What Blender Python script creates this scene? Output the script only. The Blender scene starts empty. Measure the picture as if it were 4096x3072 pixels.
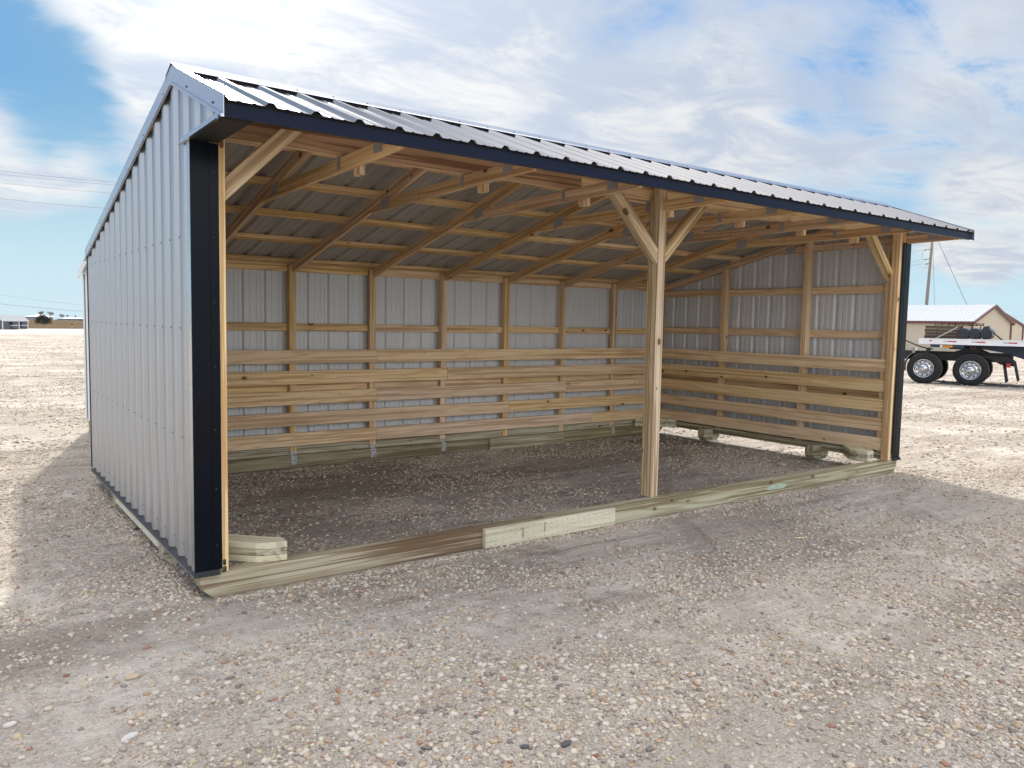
import bpy, bmesh, math, random
import numpy as np
from mathutils import Vector, Matrix, noise as mnoise
random.seed(7); rng = np.random.default_rng(7)
C = bpy.context.scene.collection
R = math.radians
MW = {}
CAMP = Vector((-1.12414, -4.44312, 1.57554)); YAW, PITCH, ROLL, FPX = -0.629929, -0.0788379, 0.0193519, 3141.55
FWD = Vector((math.sin(-YAW)*math.cos(PITCH), math.cos(YAW)*math.cos(PITCH), math.sin(PITCH)))
_r = Vector((math.cos(YAW), math.sin(YAW), 0)); _u = _r.cross(FWD)
RT = math.cos(ROLL)*_r+math.sin(ROLL)*_u; UP = math.cos(ROLL)*_u-math.sin(ROLL)*_r
FH = Vector((FWD.x, FWD.y, 0)).normalized()
def gz(x, y):                       # the yard falls gently away to the far side
    t = (x-CAMP.x)*FH.x+(y-CAMP.y)*FH.y
    return -.005*max(0, t-10)-.02*max(0, t-560)
# ------------------------------------------------------------------ materials
def newmat(name):
    m = bpy.data.materials.new(name); m.use_nodes = True
    nt = m.node_tree; nt.nodes.clear()
    o = nt.nodes.new('ShaderNodeOutputMaterial'); b = nt.nodes.new('ShaderNodeBsdfPrincipled')
    nt.links.new(b.outputs[0], o.inputs[0])
    return m, nt, b
def N(nt, t, **kw):
    n = nt.nodes.new('ShaderNode'+t)
    for k, v in kw.items():
        if k.startswith('i_'):
            key = k[2:]
            n.inputs[int(key) if key.isdigit() else key.replace('_', ' ')].default_value = v
        else: setattr(n, k, v)
    return n
def L(nt, a, b): nt.links.new(a, b)
def ramp(nt, fac, stops, interp='LINEAR'):
    r = N(nt, 'ValToRGB'); r.color_ramp.interpolation = interp
    e = r.color_ramp.elements
    while len(e) < len(stops): e.new(.5)
    for el, (p, c) in zip(e, stops):
        el.position = p; el.color = (*c, 1) if len(c) == 3 else c
    L(nt, fac, r.inputs[0]); return r.outputs[0]
def mix(nt, fac, a, b, mode='MIX'):
    m = N(nt, 'Mix', data_type='RGBA', blend_type=mode)
    for s, v in ((0, fac), (6, a), (7, b)):
        if isinstance(v, (int, float)): m.inputs[s].default_value = v
        elif isinstance(v, tuple): m.inputs[s].default_value = (*v, 1)[:4]
        else: L(nt, v, m.inputs[s])
    return m.outputs[2]
def math_(nt, op, a, b=0., clamp=False):
    m = N(nt, 'Math', operation=op, use_clamp=clamp)
    for s, v in ((0, a), (1, b)):
        if isinstance(v, (int, float)): m.inputs[s].default_value = v
        else: L(nt, v, m.inputs[s])
    return m.outputs[0]
def bump(nt, b, h, strength=.3, dist=.005):
    n = N(nt, 'Bump'); n.inputs['Strength'].default_value = strength; n.inputs['Distance'].default_value = dist
    L(nt, h, n.inputs['Height']); L(nt, n.outputs[0], b.inputs['Normal'])

def wood(name, base, dark, knot=(.10, .045, .018), grain=1., var=.18, rough=.75, stain=0., wet=None):
    m, nt, b = newmat(name)
    tc = N(nt, 'TexCoord'); oi = N(nt, 'ObjectInfo')
    off = N(nt, 'VectorMath', operation='SCALE'); off.inputs[3].default_value = 137.
    cx = N(nt, 'CombineXYZ'); L(nt, oi.outputs['Random'], cx.inputs[0]); L(nt, oi.outputs['Random'], cx.inputs[1]); cx.inputs[2].default_value = .31
    L(nt, cx.outputs[0], off.inputs[0])
    ad = N(nt, 'VectorMath', operation='ADD'); L(nt, tc.outputs['Object'], ad.inputs[0]); L(nt, off.outputs[0], ad.inputs[1])
    def mp(s):
        q = N(nt, 'VectorMath', operation='MULTIPLY'); q.inputs[1].default_value = s; L(nt, ad.outputs[0], q.inputs[0]); return q.outputs[0]
    # slow warp gives the cathedral figure
    n1 = N(nt, 'TexNoise'); n1.inputs['Scale'].default_value = 1.; n1.inputs['Detail'].default_value = 2; L(nt, mp((.42, 6, 6)), n1.inputs['Vector'])
    rings = math_(nt, 'MULTIPLY', n1.outputs[0], 21.)
    s_ = math_(nt, 'SINE', math_(nt, 'MULTIPLY', rings, 3.))
    s_ = math_(nt, 'POWER', math_(nt, 'MULTIPLY_ADD', s_, .5) if False else math_(nt, 'ADD', math_(nt, 'MULTIPLY', s_, .5), .5), 2.2)
    n2 = N(nt, 'TexNoise'); n2.inputs['Scale'].default_value = 1.; n2.inputs['Detail'].default_value = 4; L(nt, mp((1.2, 95, 95)), n2.inputs['Vector'])
    n3 = N(nt, 'TexNoise'); n3.inputs['Scale'].default_value = 1.; n3.inputs['Detail'].default_value = 3; L(nt, mp((1.3, 5, 5)), n3.inputs['Vector'])
    g = math_(nt, 'ADD', math_(nt, 'MULTIPLY', s_, .42*grain), math_(nt, 'MULTIPLY', math_(nt, 'SUBTRACT', n2.outputs[0], .42), .9*grain), True)
    col = mix(nt, g, base, dark)
    n5 = N(nt, 'TexNoise'); n5.inputs['Scale'].default_value = 1.; n5.inputs['Detail'].default_value = 3; n5.inputs['Distortion'].default_value = .4; L(nt, mp((.5, 34, 34)), n5.inputs['Vector'])
    col = mix(nt, math_(nt, 'MULTIPLY', ramp_f(nt, n5.outputs[0], .52, .57), .75*grain), col, tuple(c*.85 for c in dark))
    # board to board variation in tone
    r2 = math_(nt, 'FRACT', math_(nt, 'MULTIPLY', oi.outputs['Random'], 7.31))
    v = N(nt, 'HueSaturation'); L(nt, col, v.inputs['Color'])
    L(nt, math_(nt, 'ADD', .491, math_(nt, 'MULTIPLY', r2, .012)), v.inputs['Hue'])
    L(nt, math_(nt, 'ADD', 1-var*.7, math_(nt, 'MULTIPLY', oi.outputs['Random'], var*1.4)), v.inputs['Value'])
    L(nt, math_(nt, 'ADD', .85, math_(nt, 'MULTIPLY', r2, .3)), v.inputs['Saturation'])
    col = mix(nt, math_(nt, 'MULTIPLY', ramp_f(nt, n3.outputs[0], .5, .75), .22+stain), v.outputs[0], tuple(c*.62 for c in dark))
    # knots
    vo = N(nt, 'TexVoronoi'); vo.inputs['Scale'].default_value = 1.; L(nt, mp((4.6, 7.5, 7.5)), vo.inputs['Vector'])
    rnd = N(nt, 'SeparateColor'); L(nt, vo.outputs['Color'], rnd.inputs[0])
    size = math_(nt, 'ADD', .05, math_(nt, 'MULTIPLY', math_(nt, 'POWER', rnd.outputs[0], 3.), .13))
    kn = math_(nt, 'MULTIPLY', math_(nt, 'LESS_THAN', vo.outputs['Distance'], size), math_(nt, 'GREATER_THAN', rnd.outputs[1], .36))
    halo = math_(nt, 'MULTIPLY', math_(nt, 'SUBTRACT', 1., math_(nt, 'DIVIDE', vo.outputs['Distance'], math_(nt, 'MAXIMUM', math_(nt, 'MULTIPLY', size, 2.6), .001)), True), math_(nt, 'GREATER_THAN', rnd.outputs[1], .36))
    col = mix(nt, math_(nt, 'MULTIPLY', halo, .5), col, dark)
    col = mix(nt, math_(nt, 'MULTIPLY', kn, .85), col, knot)
    if wet:                         # a weathered brown stretch along the board
        sxx = N(nt, 'SeparateXYZ'); L(nt, tc.outputs['Object'], sxx.inputs[0])
        wz = math_(nt, 'MULTIPLY', ramp_f(nt, math_(nt, 'ADD', sxx.outputs[0], math_(nt, 'MULTIPLY', n5.outputs[0], .9)), wet[0]+.45, wet[1]+.45), ramp_f(nt, n2.outputs[0], .25, .55))
        col = mix(nt, math_(nt, 'MULTIPLY', wz, .85), col, (.15, .09, .05))
    L(nt, col, b.inputs['Base Color']); b.inputs['Roughness'].default_value = rough; b.inputs['Specular IOR Level'].default_value = .25
    bump(nt, b, math_(nt, 'ADD', n2.outputs[0], math_(nt, 'MULTIPLY', kn, -.6)), .35, .002)
    return m
def ramp_f(nt, fac, a, b_):
    mr = N(nt, 'MapRange'); mr.interpolation_type = 'SMOOTHSTEP'
    mr.inputs['From Min'].default_value = a; mr.inputs['From Max'].default_value = b_
    L(nt, fac, mr.inputs['Value']); return mr.outputs[0]
def metal(name, col, metallic=.6, rough=.35, nz=.06, warp=.3, dirt=0.):
    m, nt, b = newmat(name)
    tc = N(nt, 'TexCoord')
    n = N(nt, 'TexNoise'); n.inputs['Scale'].default_value = 3.; n.inputs['Detail'].default_value = 5; L(nt, tc.outputs['Object'], n.inputs['Vector'])
    L(nt, mix(nt, n.outputs[0], tuple(c*(1-nz*2) for c in col), tuple(min(1, c*(1+nz*2)) for c in col)), b.inputs['Base Color'])
    b.inputs['Metallic'].default_value = metallic
    L(nt, math_(nt, 'ADD', rough-.08, math_(nt, 'MULTIPLY', n.outputs[0], .16)), b.inputs['Roughness'])
    n2 = N(nt, 'TexNoise'); n2.inputs['Scale'].default_value = 2.2; n2.inputs['Detail'].default_value = 1; L(nt, tc.outputs['Object'], n2.inputs['Vector'])
    if warp: bump(nt, b, n2.outputs[0], warp, .006)
    return m
def plain(name, col, rough=.6, metallic=0., nz=.15, scale=8., bmp=.15):
    m, nt, b = newmat(name)
    tc = N(nt, 'TexCoord')
    n = N(nt, 'TexNoise'); n.inputs['Scale'].default_value = scale; n.inputs['Detail'].default_value = 6; L(nt, tc.outputs['Object'], n.inputs['Vector'])
    L(nt, mix(nt, n.outputs[0], tuple(c*(1-nz*1.6) for c in col), tuple(min(1, c*(1+nz*1.6)) for c in col)), b.inputs['Base Color'])
    b.inputs['Roughness'].default_value = rough; b.inputs['Metallic'].default_value = metallic
    bump(nt, b, n.outputs[0], bmp, .004)
    return m
M = {}
M['pine'] = wood('pine_framing', (.87, .66, .40), (.58, .36, .17), var=.12)
M['plank'] = wood('pine_plank', (.90, .70, .45), (.62, .40, .20), grain=.9, var=.09)
M['truss'] = wood('truss_pine', (.80, .58, .35), (.50, .30, .14), grain=.9, var=.1)
M['header'] = wood('knotty_header', (.66, .43, .25), (.30, .15, .07), grain=1.1, stain=.3)
M['treated'] = wood('treated_skid', (.52, .50, .37), (.27, .22, .13), knot=(.10, .075, .04), var=.12, grain=1.25)
M['treated_wet'] = wood('treated_skid_weathered', (.54, .50, .36), (.28, .21, .12), knot=(.10, .075, .04), var=.05, grain=1.3, wet=(.7, 1.5))
M['treated_dark'] = wood('treated_sill', (.40, .36, .22), (.19, .15, .08), knot=(.06, .04, .02), stain=.2)
M['treated_pale'] = wood('treated_splice', (.72, .69, .50), (.50, .43, .26), knot=(.12, .07, .03), grain=.7, var=.08)
M['treated_yellow'] = wood('treated_post', (.74, .60, .39), (.42, .27, .13), knot=(.10, .05, .025), var=.1, grain=1.1)
M['wall'] = metal('galvalume_wall', (.43, .445, .47), .80, .33, .02, .0)
M['wall_in'] = metal('painted_backer', (.68, .70, .73), .05, .40, .02, .15)
M['roof'] = metal('galvalume_roof', (.20, .208, .225), .92, .24, .03, .12)
M['roof_in'] = metal('roof_underside', (.40, .385, .37), .25, .42, .03, .12)
M['trimlight'] = metal('bright_trim', (.47, .49, .54), .88, .25, .05, .35)
M['black'] = metal('black_trim', (.004, .006, .011), .0, .25, .05, .08)
M['blackmatt'] = plain('black_lip', (.008, .009, .012), .6)
M['navy'] = metal('fascia_navy', (.004, .010, .030), .0, .30, .05, .15)
for k_ in ('black', 'navy'): M[k_].node_tree.nodes['Principled BSDF'].inputs['Specular IOR Level'].default_value = .13
M['foam_shade'] = plain('foam_and_shade_black', (.008, .008, .009), .95)
M['screw'] = plain('screw_head', (.06, .06, .07), .4, .6)
M['zinc'] = metal('zinc_plate', (.42, .43, .46), .4, .5, .12, .8)
M['drip'] = plain('drip_ledge', (.05, .05, .05), .8)
M['shiny'] = plain('shiny_strap', (.60, .62, .65), .22, .5, .55, 70, 1.)
M['ink'] = plain('stamp_ink', (.03, .028, .03), .8)
M['teal'] = plain('teal_paint', (.42, .50, .39), .7, 0, .4, 30)
M['rubber'] = plain('tyre_rubber', (.010, .010, .011), .75, 0, .3, 12)
M['dustrubber'] = plain('dusty_tread', (.16, .15, .14), .9, 0, .4, 20)
M['chrome'] = metal('polished_alloy', (.55, .56, .58), 1., .15, .02, .1)
M['darksteel'] = plain('chassis_black', (.018, .018, .02), .6)
M['bluesteel'] = plain('chassis_blue', (.02, .04, .075), .45)
M['whitealu'] = metal('deck_rail', (.80, .80, .82), .3, .35, .04, .2)
M['red'] = plain('red_reflector', (.45, .02, .03), .3)
M['grey'] = plain('grey_reflector', (.42, .43, .42), .3)
M['amber'] = plain('amber_lens', (.62, .26, .02), .25)
M['tarp'] = plain('rolled_tarp', (.025, .032, .042), .35, 0, .4, 14, .8)
M['strap'] = plain('webbing', (.40, .40, .38), .7)
M['rust'] = plain('rusty_rack', (.10, .03, .025), .8)
M['oldwood'] = wood('weathered_timber', (.17, .13, .09), (.08, .06, .04), var=.3)
M['cooproof'] = plain('coop_roof', (.30, .32, .34), .7, 0, .04); M['cooproof'].node_tree.nodes['Principled BSDF'].inputs['Specular IOR Level'].default_value = .1
M['tan'] = plain('tan_siding', (.60, .52, .40), .7, 0, .03, 2, .02)
M['brown'] = plain('brown_trim', (.14, .055, .045), .5)
M['whiteroof'] = metal('white_metal_roof', (.60, .62, .64), .3, .4, .02, .1)
M['brownroof'] = metal('brown_metal_roof', (.17, .11, .10), .3, .4, .04, .1)
M['coop'] = plain('grey_coop', (.10, .11, .13), .7)
M['white'] = plain('white_paint', (.75, .76, .77), .5, 0, .04)
M['glass'] = metal('window_glass', (.25, .32, .36), .3, .1, .05, .1)
M['barngrey'] = plain('far_grey_wall', (.30, .36, .42), .8, 0, .05)
M['barnroof'] = plain('far_pale_roof', (.40, .41, .43), .6, 0, .04)
M['pole'] = wood('pole_timber', (.30, .26, .21), (.16, .13, .10), var=.1)
M['wire'] = plain('wire', (.12, .13, .15), .6)
M['bark'] = plain('grey_bark', (.24, .21, .19), .9)
M['juniper'] = plain('juniper_leaf', (.028, .04, .022), .8, 0, .5, 3)
M['straw'] = plain('dry_straw', (.42, .33, .18), .9)
M['signblue'] = plain('sign_blue', (.20, .28, .45), .6)

def pebble_mat():
    m, nt, b = newmat('pebbles')
    g = N(nt, 'NewGeometry'); tc = N(nt, 'TexCoord')
    rp = g.outputs['Random Per Island']
    col = ramp(nt, rp, [(0, (.34, .31, .27)), (.14, (.58, .52, .44)), (.30, (.50, .41, .29)), (.42, (.60, .57, .53)), (.60, (.36, .33, .30)), (.72, (.66, .62, .55)), (.84, (.40, .27, .17)), (.90, (.22, .20, .20)), (.94, (.30, .13, .08)), (.965, (.10, .10, .11)), (1, (.72, .70, .66))], 'CONSTANT')
    n = N(nt, 'TexNoise'); n.inputs['Scale'].default_value = 90; n.inputs['Detail'].default_value = 4; L(nt, tc.outputs['Object'], n.inputs['Vector'])
    c2 = mix(nt, .22, col, (.56, .50, .42))
    c2 = mix(nt, n.outputs[0], mix(nt, .35, c2, (.10, .09, .08)), c2)
    c2 = mix(nt, 1., c2, (1.10, 1.06, 1.0), 'MULTIPLY')
    L(nt, c2, b.inputs['Base Color']); b.inputs['Roughness'].default_value = .85; b.inputs['Specular IOR Level'].default_value = .25
    return m
M['pebble'] = pebble_mat()
def ground_mat():
    m, nt, b = newmat('gravel_ground')
    tc = N(nt, 'TexCoord'); P = tc.outputs['Object']
    def vor(scale, feat='F1', sm=None):
        v = N(nt, 'TexVoronoi'); v.feature = feat; v.inputs['Scale'].default_value = scale; L(nt, warp, v.inputs['Vector']); return v
    def noi(scale, det=5, vec=None, ro=.55):
        n = N(nt, 'TexNoise'); n.inputs['Scale'].default_value = scale; n.inputs['Detail'].default_value = det; n.inputs['Roughness'].default_value = ro; L(nt, vec or P, n.inputs['Vector']); return n.outputs[0]
    wn = N(nt, 'TexNoise'); wn.inputs['Scale'].default_value = 60; L(nt, P, wn.inputs['Vector'])
    sc = N(nt, 'VectorMath', operation='SCALE'); sc.inputs[3].default_value = .012; L(nt, wn.outputs['Color'], sc.inputs[0])
    wa = N(nt, 'VectorMath', operation='ADD'); L(nt, P, wa.inputs[0]); L(nt, sc.outputs[0], wa.inputs[1]); warp = wa.outputs[0]
    v1 = vor(62); v2 = vor(130); v3 = vor(24)
    s1 = N(nt, 'SeparateColor'); L(nt, v1.outputs['Color'], s1.inputs[0])
    s2 = N(nt, 'SeparateColor'); L(nt, v2.outputs['Color'], s2.inputs[0])
    s3 = N(nt, 'SeparateColor'); L(nt, v3.outputs['Color'], s3.inputs[0])
    pal = [(0, (.27, .25, .23)), (.2, (.48, .44, .38)), (.38, (.36, .30, .23)), (.5, (.55, .52, .48)), (.68, (.32, .29, .26)), (.8, (.62, .58, .52)), (.9, (.34, .22, .15)), (.95, (.15, .14, .14)), (1, (.68, .66, .62))]
    c1 = ramp(nt, s1.outputs[0], pal, 'CONSTANT'); c2 = ramp(nt, s2.outputs[1], pal, 'CONSTANT'); c3 = ramp(nt, s3.outputs[0], pal, 'CONSTANT')
    col = mix(nt, .5, c1, c2)
    big = math_(nt, 'MULTIPLY', math_(nt, 'LESS_THAN', v3.outputs['Distance'], .33), math_(nt, 'GREATER_THAN', s3.outputs[2], .55))
    col = mix(nt, math_(nt, 'MULTIPLY', big, .8), col, c3)
    fine = noi(420, 2)
    dust = ramp_f(nt, math_(nt, 'ADD', math_(nt, 'MULTIPLY', noi(.55, 6, None, .62), .75), math_(nt, 'MULTIPLY', noi(9, 4), .25)), .47, .60)
    dustcol = mix(nt, fine, (.50, .47, .43), (.74, .705, .65))
    col = mix(nt, .12, col, (.44, .41, .37))
    col = mix(nt, math_(nt, 'MULTIPLY', dust, .72), col, dustcol)
    # broad mottling and wheel marks
    mp = N(nt, 'Mapping'); mp.inputs['Scale'].default_value = (.10, 1.3, 1); mp.inputs['Rotation'].default_value = (0, 0, R(33)); L(nt, P, mp.inputs['Vector'])
    streak = noi(1., 5, mp.outputs[0], .6); mot = noi(.22, 5); tracks = None
    wsc = N(nt, 'TexNoise'); wsc.inputs['Scale'].default_value = .35; L(nt, P, wsc.inputs['Vector']); wm = N(nt, 'VectorMath', operation='MULTIPLY'); wm.inputs[1].default_value = (1.6, 1.6, 0); L(nt, wsc.outputs['Color'], wm.inputs[0])
    wd = N(nt, 'VectorMath', operation='ADD'); L(nt, P, wd.inputs[0]); L(nt, wm.outputs[0], wd.inputs[1]); wp3 = N(nt, 'VectorMath', operation='MULTIPLY'); wp3.inputs[1].default_value = (1, 1, 0); L(nt, wd.outputs[0], wp3.inputs[0]); wp2 = wp3.outputs[0]
    col = mix(nt, ramp_f(nt, streak, .46, .66), col, mix(nt, .6, col, (.20, .17, .14)))
    mp2 = N(nt, 'Mapping'); mp2.inputs['Scale'].default_value = (.9, 5.5, 1); mp2.inputs['Rotation'].default_value = (0, 0, R(31)); L(nt, P, mp2.inputs['Vector'])
    for cx_, cy_, r_ in ((-13., 9., 10.2), (-13., 9., 12.1), (-20., 30., 24.), (-20., 30., 26.1), (30., -22., 32.), (30., -22., 34.)):   # faint wheel tracks
        dd = N(nt, 'VectorMath', operation='DISTANCE'); L(nt, wp2, dd.inputs[0]); dd.inputs[1].default_value = (cx_, cy_, 0)
        e = math_(nt, 'ABSOLUTE', math_(nt, 'SUBTRACT', dd.outputs['Value'], r_))
        tk = math_(nt, 'MULTIPLY', math_(nt, 'SUBTRACT', 1., ramp_f(nt, e, .06, .17)), ramp_f(nt, mot, .35, .55))
        col = mix(nt, math_(nt, 'MULTIPLY', tk, .42), col, (.22, .19, .16)); tracks = tk if tracks is None else math_(nt, 'MAXIMUM', tracks, tk)
    st2 = noi(1., 7, mp2.outputs[0], .75); col = mix(nt, ramp_f(nt, st2, .50, .64), col, mix(nt, .45, col, (.18, .155, .13)))
    col = mix(nt, ramp_f(nt, mot, .45, .7), col, mix(nt, .55, col, (.56, .53, .48)))
    # coarse speckle so that the far yard keeps its grain
    sp = noi(7., 6, None, .75); col = mix(nt, ramp_f(nt, sp, .54, .66), col, mix(nt, .45, col, (.20, .18, .155)))
    col = mix(nt, 1., col, (1.13, 1.09, 1.04), 'MULTIPLY')
    L(nt, col, b.inputs['Base Color']); b.inputs['Roughness'].default_value = .95; b.inputs['Specular IOR Level'].default_value = .02
    h = math_(nt, 'SUBTRACT', 1., math_(nt, 'MULTIPLY', v1.outputs['Distance'], 1.3))
    h2 = math_(nt, 'MULTIPLY', math_(nt, 'SUBTRACT', 1., v2.outputs['Distance']), .5)
    h3 = math_(nt, 'MULTIPLY', big, math_(nt, 'SUBTRACT', 1., math_(nt, 'MULTIPLY', v3.outputs['Distance'], 2.5)))
    hs = math_(nt, 'MULTIPLY', math_(nt, 'ADD', math_(nt, 'ADD', h, h2), h3), math_(nt, 'SUBTRACT', 1., math_(nt, 'MULTIPLY', dust, .6)))
    b1 = N(nt, 'Bump'); b1.inputs['Strength'].default_value = .75; b1.inputs['Distance'].default_value = .008; L(nt, hs, b1.inputs['Height'])
    lump = math_(nt, 'ADD', math_(nt, 'SUBTRACT', math_(nt, 'MULTIPLY', sp, .5), math_(nt, 'MULTIPLY', tracks, .5)), math_(nt, 'ADD', math_(nt, 'ADD', math_(nt, 'MULTIPLY', streak, 1.2), st2), noi(2.2, 4)))
    b2 = N(nt, 'Bump'); b2.inputs['Strength'].default_value = .9; b2.inputs['Distance'].default_value = .07; L(nt, lump, b2.inputs['Height']); L(nt, b1.outputs[0], b2.inputs['Normal'])
    L(nt, b2.outputs[0], b.inputs['Normal'])
    return m
M['gravel'] = ground_mat()
def field_mat():
    m, nt, b = newmat('dry_field'); tc = N(nt, 'TexCoord')
    mp = N(nt, 'Mapping'); mp.inputs['Scale'].default_value = (.02, .09, 1); mp.inputs['Rotation'].default_value = (0, 0, R(-30)); L(nt, tc.outputs['Object'], mp.inputs['Vector'])
    n = N(nt, 'TexNoise'); n.inputs['Scale'].default_value = 1.; n.inputs['Detail'].default_value = 7; n.inputs['Roughness'].default_value = .65; L(nt, mp.outputs[0], n.inputs['Vector'])
    n2 = N(nt, 'TexNoise'); n2.inputs['Scale'].default_value = .9; n2.inputs['Detail'].default_value = 6; L(nt, tc.outputs['Object'], n2.inputs['Vector'])
    c = ramp(nt, n.outputs[0], [(.3, (.075, .055, .04)), (.45, (.17, .125, .08)), (.55, (.10, .072, .05)), (.62, (.23, .20, .09)), (.75, (.09, .066, .048))])
    L(nt, mix(nt, ramp_f(nt, n2.outputs[0], .45, .65), c, mix(nt, .5, c, (.07, .05, .04))), b.inputs['Base Color']); b.inputs['Roughness'].default_value = 1; b.inputs['Specular IOR Level'].default_value = 0
    return m
M['field'] = field_mat()
M['road'] = plain('pale_road', (.56, .53, .48), 1, 0, .08, .4, .05); M['road'].node_tree.nodes['Principled BSDF'].inputs['Specular IOR Level'].default_value = 0

# ------------------------------------------------------------------ object helpers
def put(o, parent=None, world=None, label=None, cat=None, group=None, kind=None):
    C.objects.link(o); world = world or Matrix.Identity(4); MW[o.name] = world
    if parent: o.parent = parent; o.matrix_basis = MW[parent.name].inverted() @ world
    else: o.matrix_basis = world
    for k, v in (('label', label), ('category', cat), ('group', group), ('kind', kind)):
        if v: o[k] = v
    return o
def empty(name, loc, label=None, cat=None, group=None, rz=0, parent=None):
    o = bpy.data.objects.new(name, None); o.empty_display_size = .2
    return put(o, parent, Matrix.Translation(loc) @ Matrix.Rotation(rz, 4, 'Z'), label, cat, group)
def mesh(name, V, F, mat, parent=None, world=None, smooth=False, fm=None, bevel=0, **kw):
    me = bpy.data.meshes.new(name); me.from_pydata([tuple(v) for v in V], [], F)
    for mm in (mat if isinstance(mat, (list, tuple)) else [mat]): me.materials.append(M[mm] if isinstance(mm, str) else mm)
    if fm: me.polygons.foreach_set('material_index', fm)
    if bevel:
        bm = bmesh.new(); bm.from_mesh(me)
        bmesh.ops.recalc_face_normals(bm, faces=bm.faces)
        bmesh.ops.bevel(bm, geom=[e for e in bm.edges if len(e.link_faces) == 2 and e.calc_face_angle(0) > .5], offset=bevel, segments=1, affect='EDGES')
        bm.to_mesh(me); bm.free()
    if smooth: me.polygons.foreach_set('use_smooth', [True]*len(me.polygons))
    me.update()
    return put(bpy.data.objects.new(name, me), parent, world, **kw)
class MB:
    """collects shapes for ONE mesh object"""
    def __init__(s): s.V = []; s.F = []; s.m = []
    def add(s, V, F, m=0):
        n = len(s.V); s.V += [Vector(v) for v in V]; s.F += [tuple(i+n for i in f) for f in F]; s.m += [m]*len(F); return s
    def box(s, x0, x1, y0, y1, z0, z1, m=0):
        return s.add([(x, y, z) for z in (z0, z1) for y in (y0, y1) for x in (x0, x1)], [(0, 2, 3, 1), (4, 5, 7, 6), (0, 1, 5, 4), (2, 6, 7, 3), (0, 4, 6, 2), (1, 3, 7, 5)], m)
    def prism(s, poly, a, b, axis='x', m=0):
        n = len(poly)
        def pt(u, v, w): return {'x': (w, u, v), 'y': (u, w, v), 'z': (u, v, w)}[axis]
        V = [pt(u, v, a) for u, v in poly]+[pt(u, v, b) for u, v in poly]
        F = [tuple(range(n))[::-1], tuple(range(n, 2*n))]+[(i, (i+1) % n, n+(i+1) % n, n+i) for i in range(n)]
        return s.add(V, F, m)
    def tube(s, pts, r, seg=8, m=0, cap=True):
        pts = [Vector(p) for p in pts]; rs = r if isinstance(r, (list, tuple)) else [r]*len(pts)
        V = []; F = []
        for i, p in enumerate(pts):
            d = (pts[min(i+1, len(pts)-1)]-pts[max(i-1, 0)]).normalized()
            a = d.orthogonal().normalized() if i == 0 else (a-d*a.dot(d)).normalized()
            b = d.cross(a)
            V += [p+rs[i]*(math.cos(2*math.pi*k/seg)*a+math.sin(2*math.pi*k/seg)*b) for k in range(seg)]
        for i in range(len(pts)-1):
            F += [(i*seg+k, i*seg+(k+1) % seg, (i+1)*seg+(k+1) % seg, (i+1)*seg+k) for k in range(seg)]
        if cap: F += [tuple(range(seg))[::-1], tuple((len(pts)-1)*seg+k for k in range(seg))]
        return s.add(V, F, m)
    def lathe(s, prof, c, axis='y', seg=32, m=0):
        """prof = [(r, w)] turned about the axis through c"""
        c = Vector(c); V = []; F = []
        for r, w in prof:
            for k in range(seg):
                a = 2*math.pi*k/seg; p = r*math.cos(a); q = r*math.sin(a)
                V.append(c+Vector({'y': (p, w, q), 'x': (w, p, q), 'z': (p, q, w)}[axis]))
        for i in range(len(prof)-1):
            F += [(i*seg+k, i*seg+(k+1) % seg, (i+1)*seg+(k+1) % seg, (i+1)*seg+k) for k in range(seg)]
        return s.add(V, F, m)
    def build(s, name, mat, parent=None, world=None, **kw):
        return mesh(name, s.V, s.F, mat, parent, world, fm=s.m if isinstance(mat, (list, tuple)) else None, **kw)
def frame(origin, x, z):
    x = Vector(x).normalized(); z = Vector(z); z = (z-x*z.dot(x)).normalized(); y = z.cross(x)
    return Matrix.Translation(origin) @ Matrix((x, y, z)).transposed().to_4x4()
def prism(name, origin, x, z, poly, t, mat, parent=None, bevel=.003, **kw):
    """polygon in the local XZ plane (grain along X), t thick along local Y"""
    mb = MB().prism(poly, -t/2, t/2, 'y')
    return mb.build(name, mat, parent, frame(origin, x, z), bevel=bevel, **kw)
def board(name, a, b, up, w, t, mat, parent=None, **kw):
    a = Vector(a); b = Vector(b); l = (b-a).length
    return prism(name, a, b-a, up, [(0, -w/2), (l, -w/2), (l, w/2), (0, w/2)], t, mat, parent, **kw)
def bx(name, x0, x1, y0, y1, z0, z1, grain, mat, parent=None, **kw):
    cx, cy, cz = (x0+x1)/2, (y0+y1)/2, (z0+z1)/2
    if grain == 'x': return board(name, (x0, cy, cz), (x1, cy, cz), (0, 0, 1), z1-z0, y1-y0, mat, parent, **kw)
    if grain == 'y': return board(name, (cx, y0, cz), (cx, y1, cz), (0, 0, 1), z1-z0, x1-x0, mat, parent, **kw)
    return board(name, (cx, cy, z0), (cx, cy, z1), (1, 0, 0), x1-x0, y1-y0, mat, parent, **kw)
def ribbed(u0, u1, phase, pitch=.2286, h=.019, hw=.031, tw=.013):
    """cross-section of a ribbed sheet: list of (u, height)"""
    pts = []
    k = math.floor((u0-phase)/pitch)-1
    while phase+k*pitch < u1+pitch:
        c = phase+k*pitch
        pts += [(c-hw, 0), (c-tw, h), (c+tw, h), (c+hw, 0)]
        for mc in (c+pitch/2-.035, c+pitch/2+.035): pts += [(mc-.012, 0), (mc-.006, .0032), (mc+.006, .0032), (mc+.012, 0)]
        k += 1
    def at(u):
        for (a, ha), (b, hb) in zip(pts, pts[1:]):
            if a <= u <= b: return ha+(hb-ha)*(u-a)/max(b-a, 1e-6)
        return 0
    return [(u0, at(u0))]+[q for q in pts if u0+.001 < q[0] < u1-.001]+[(u1, at(u1))]
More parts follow.
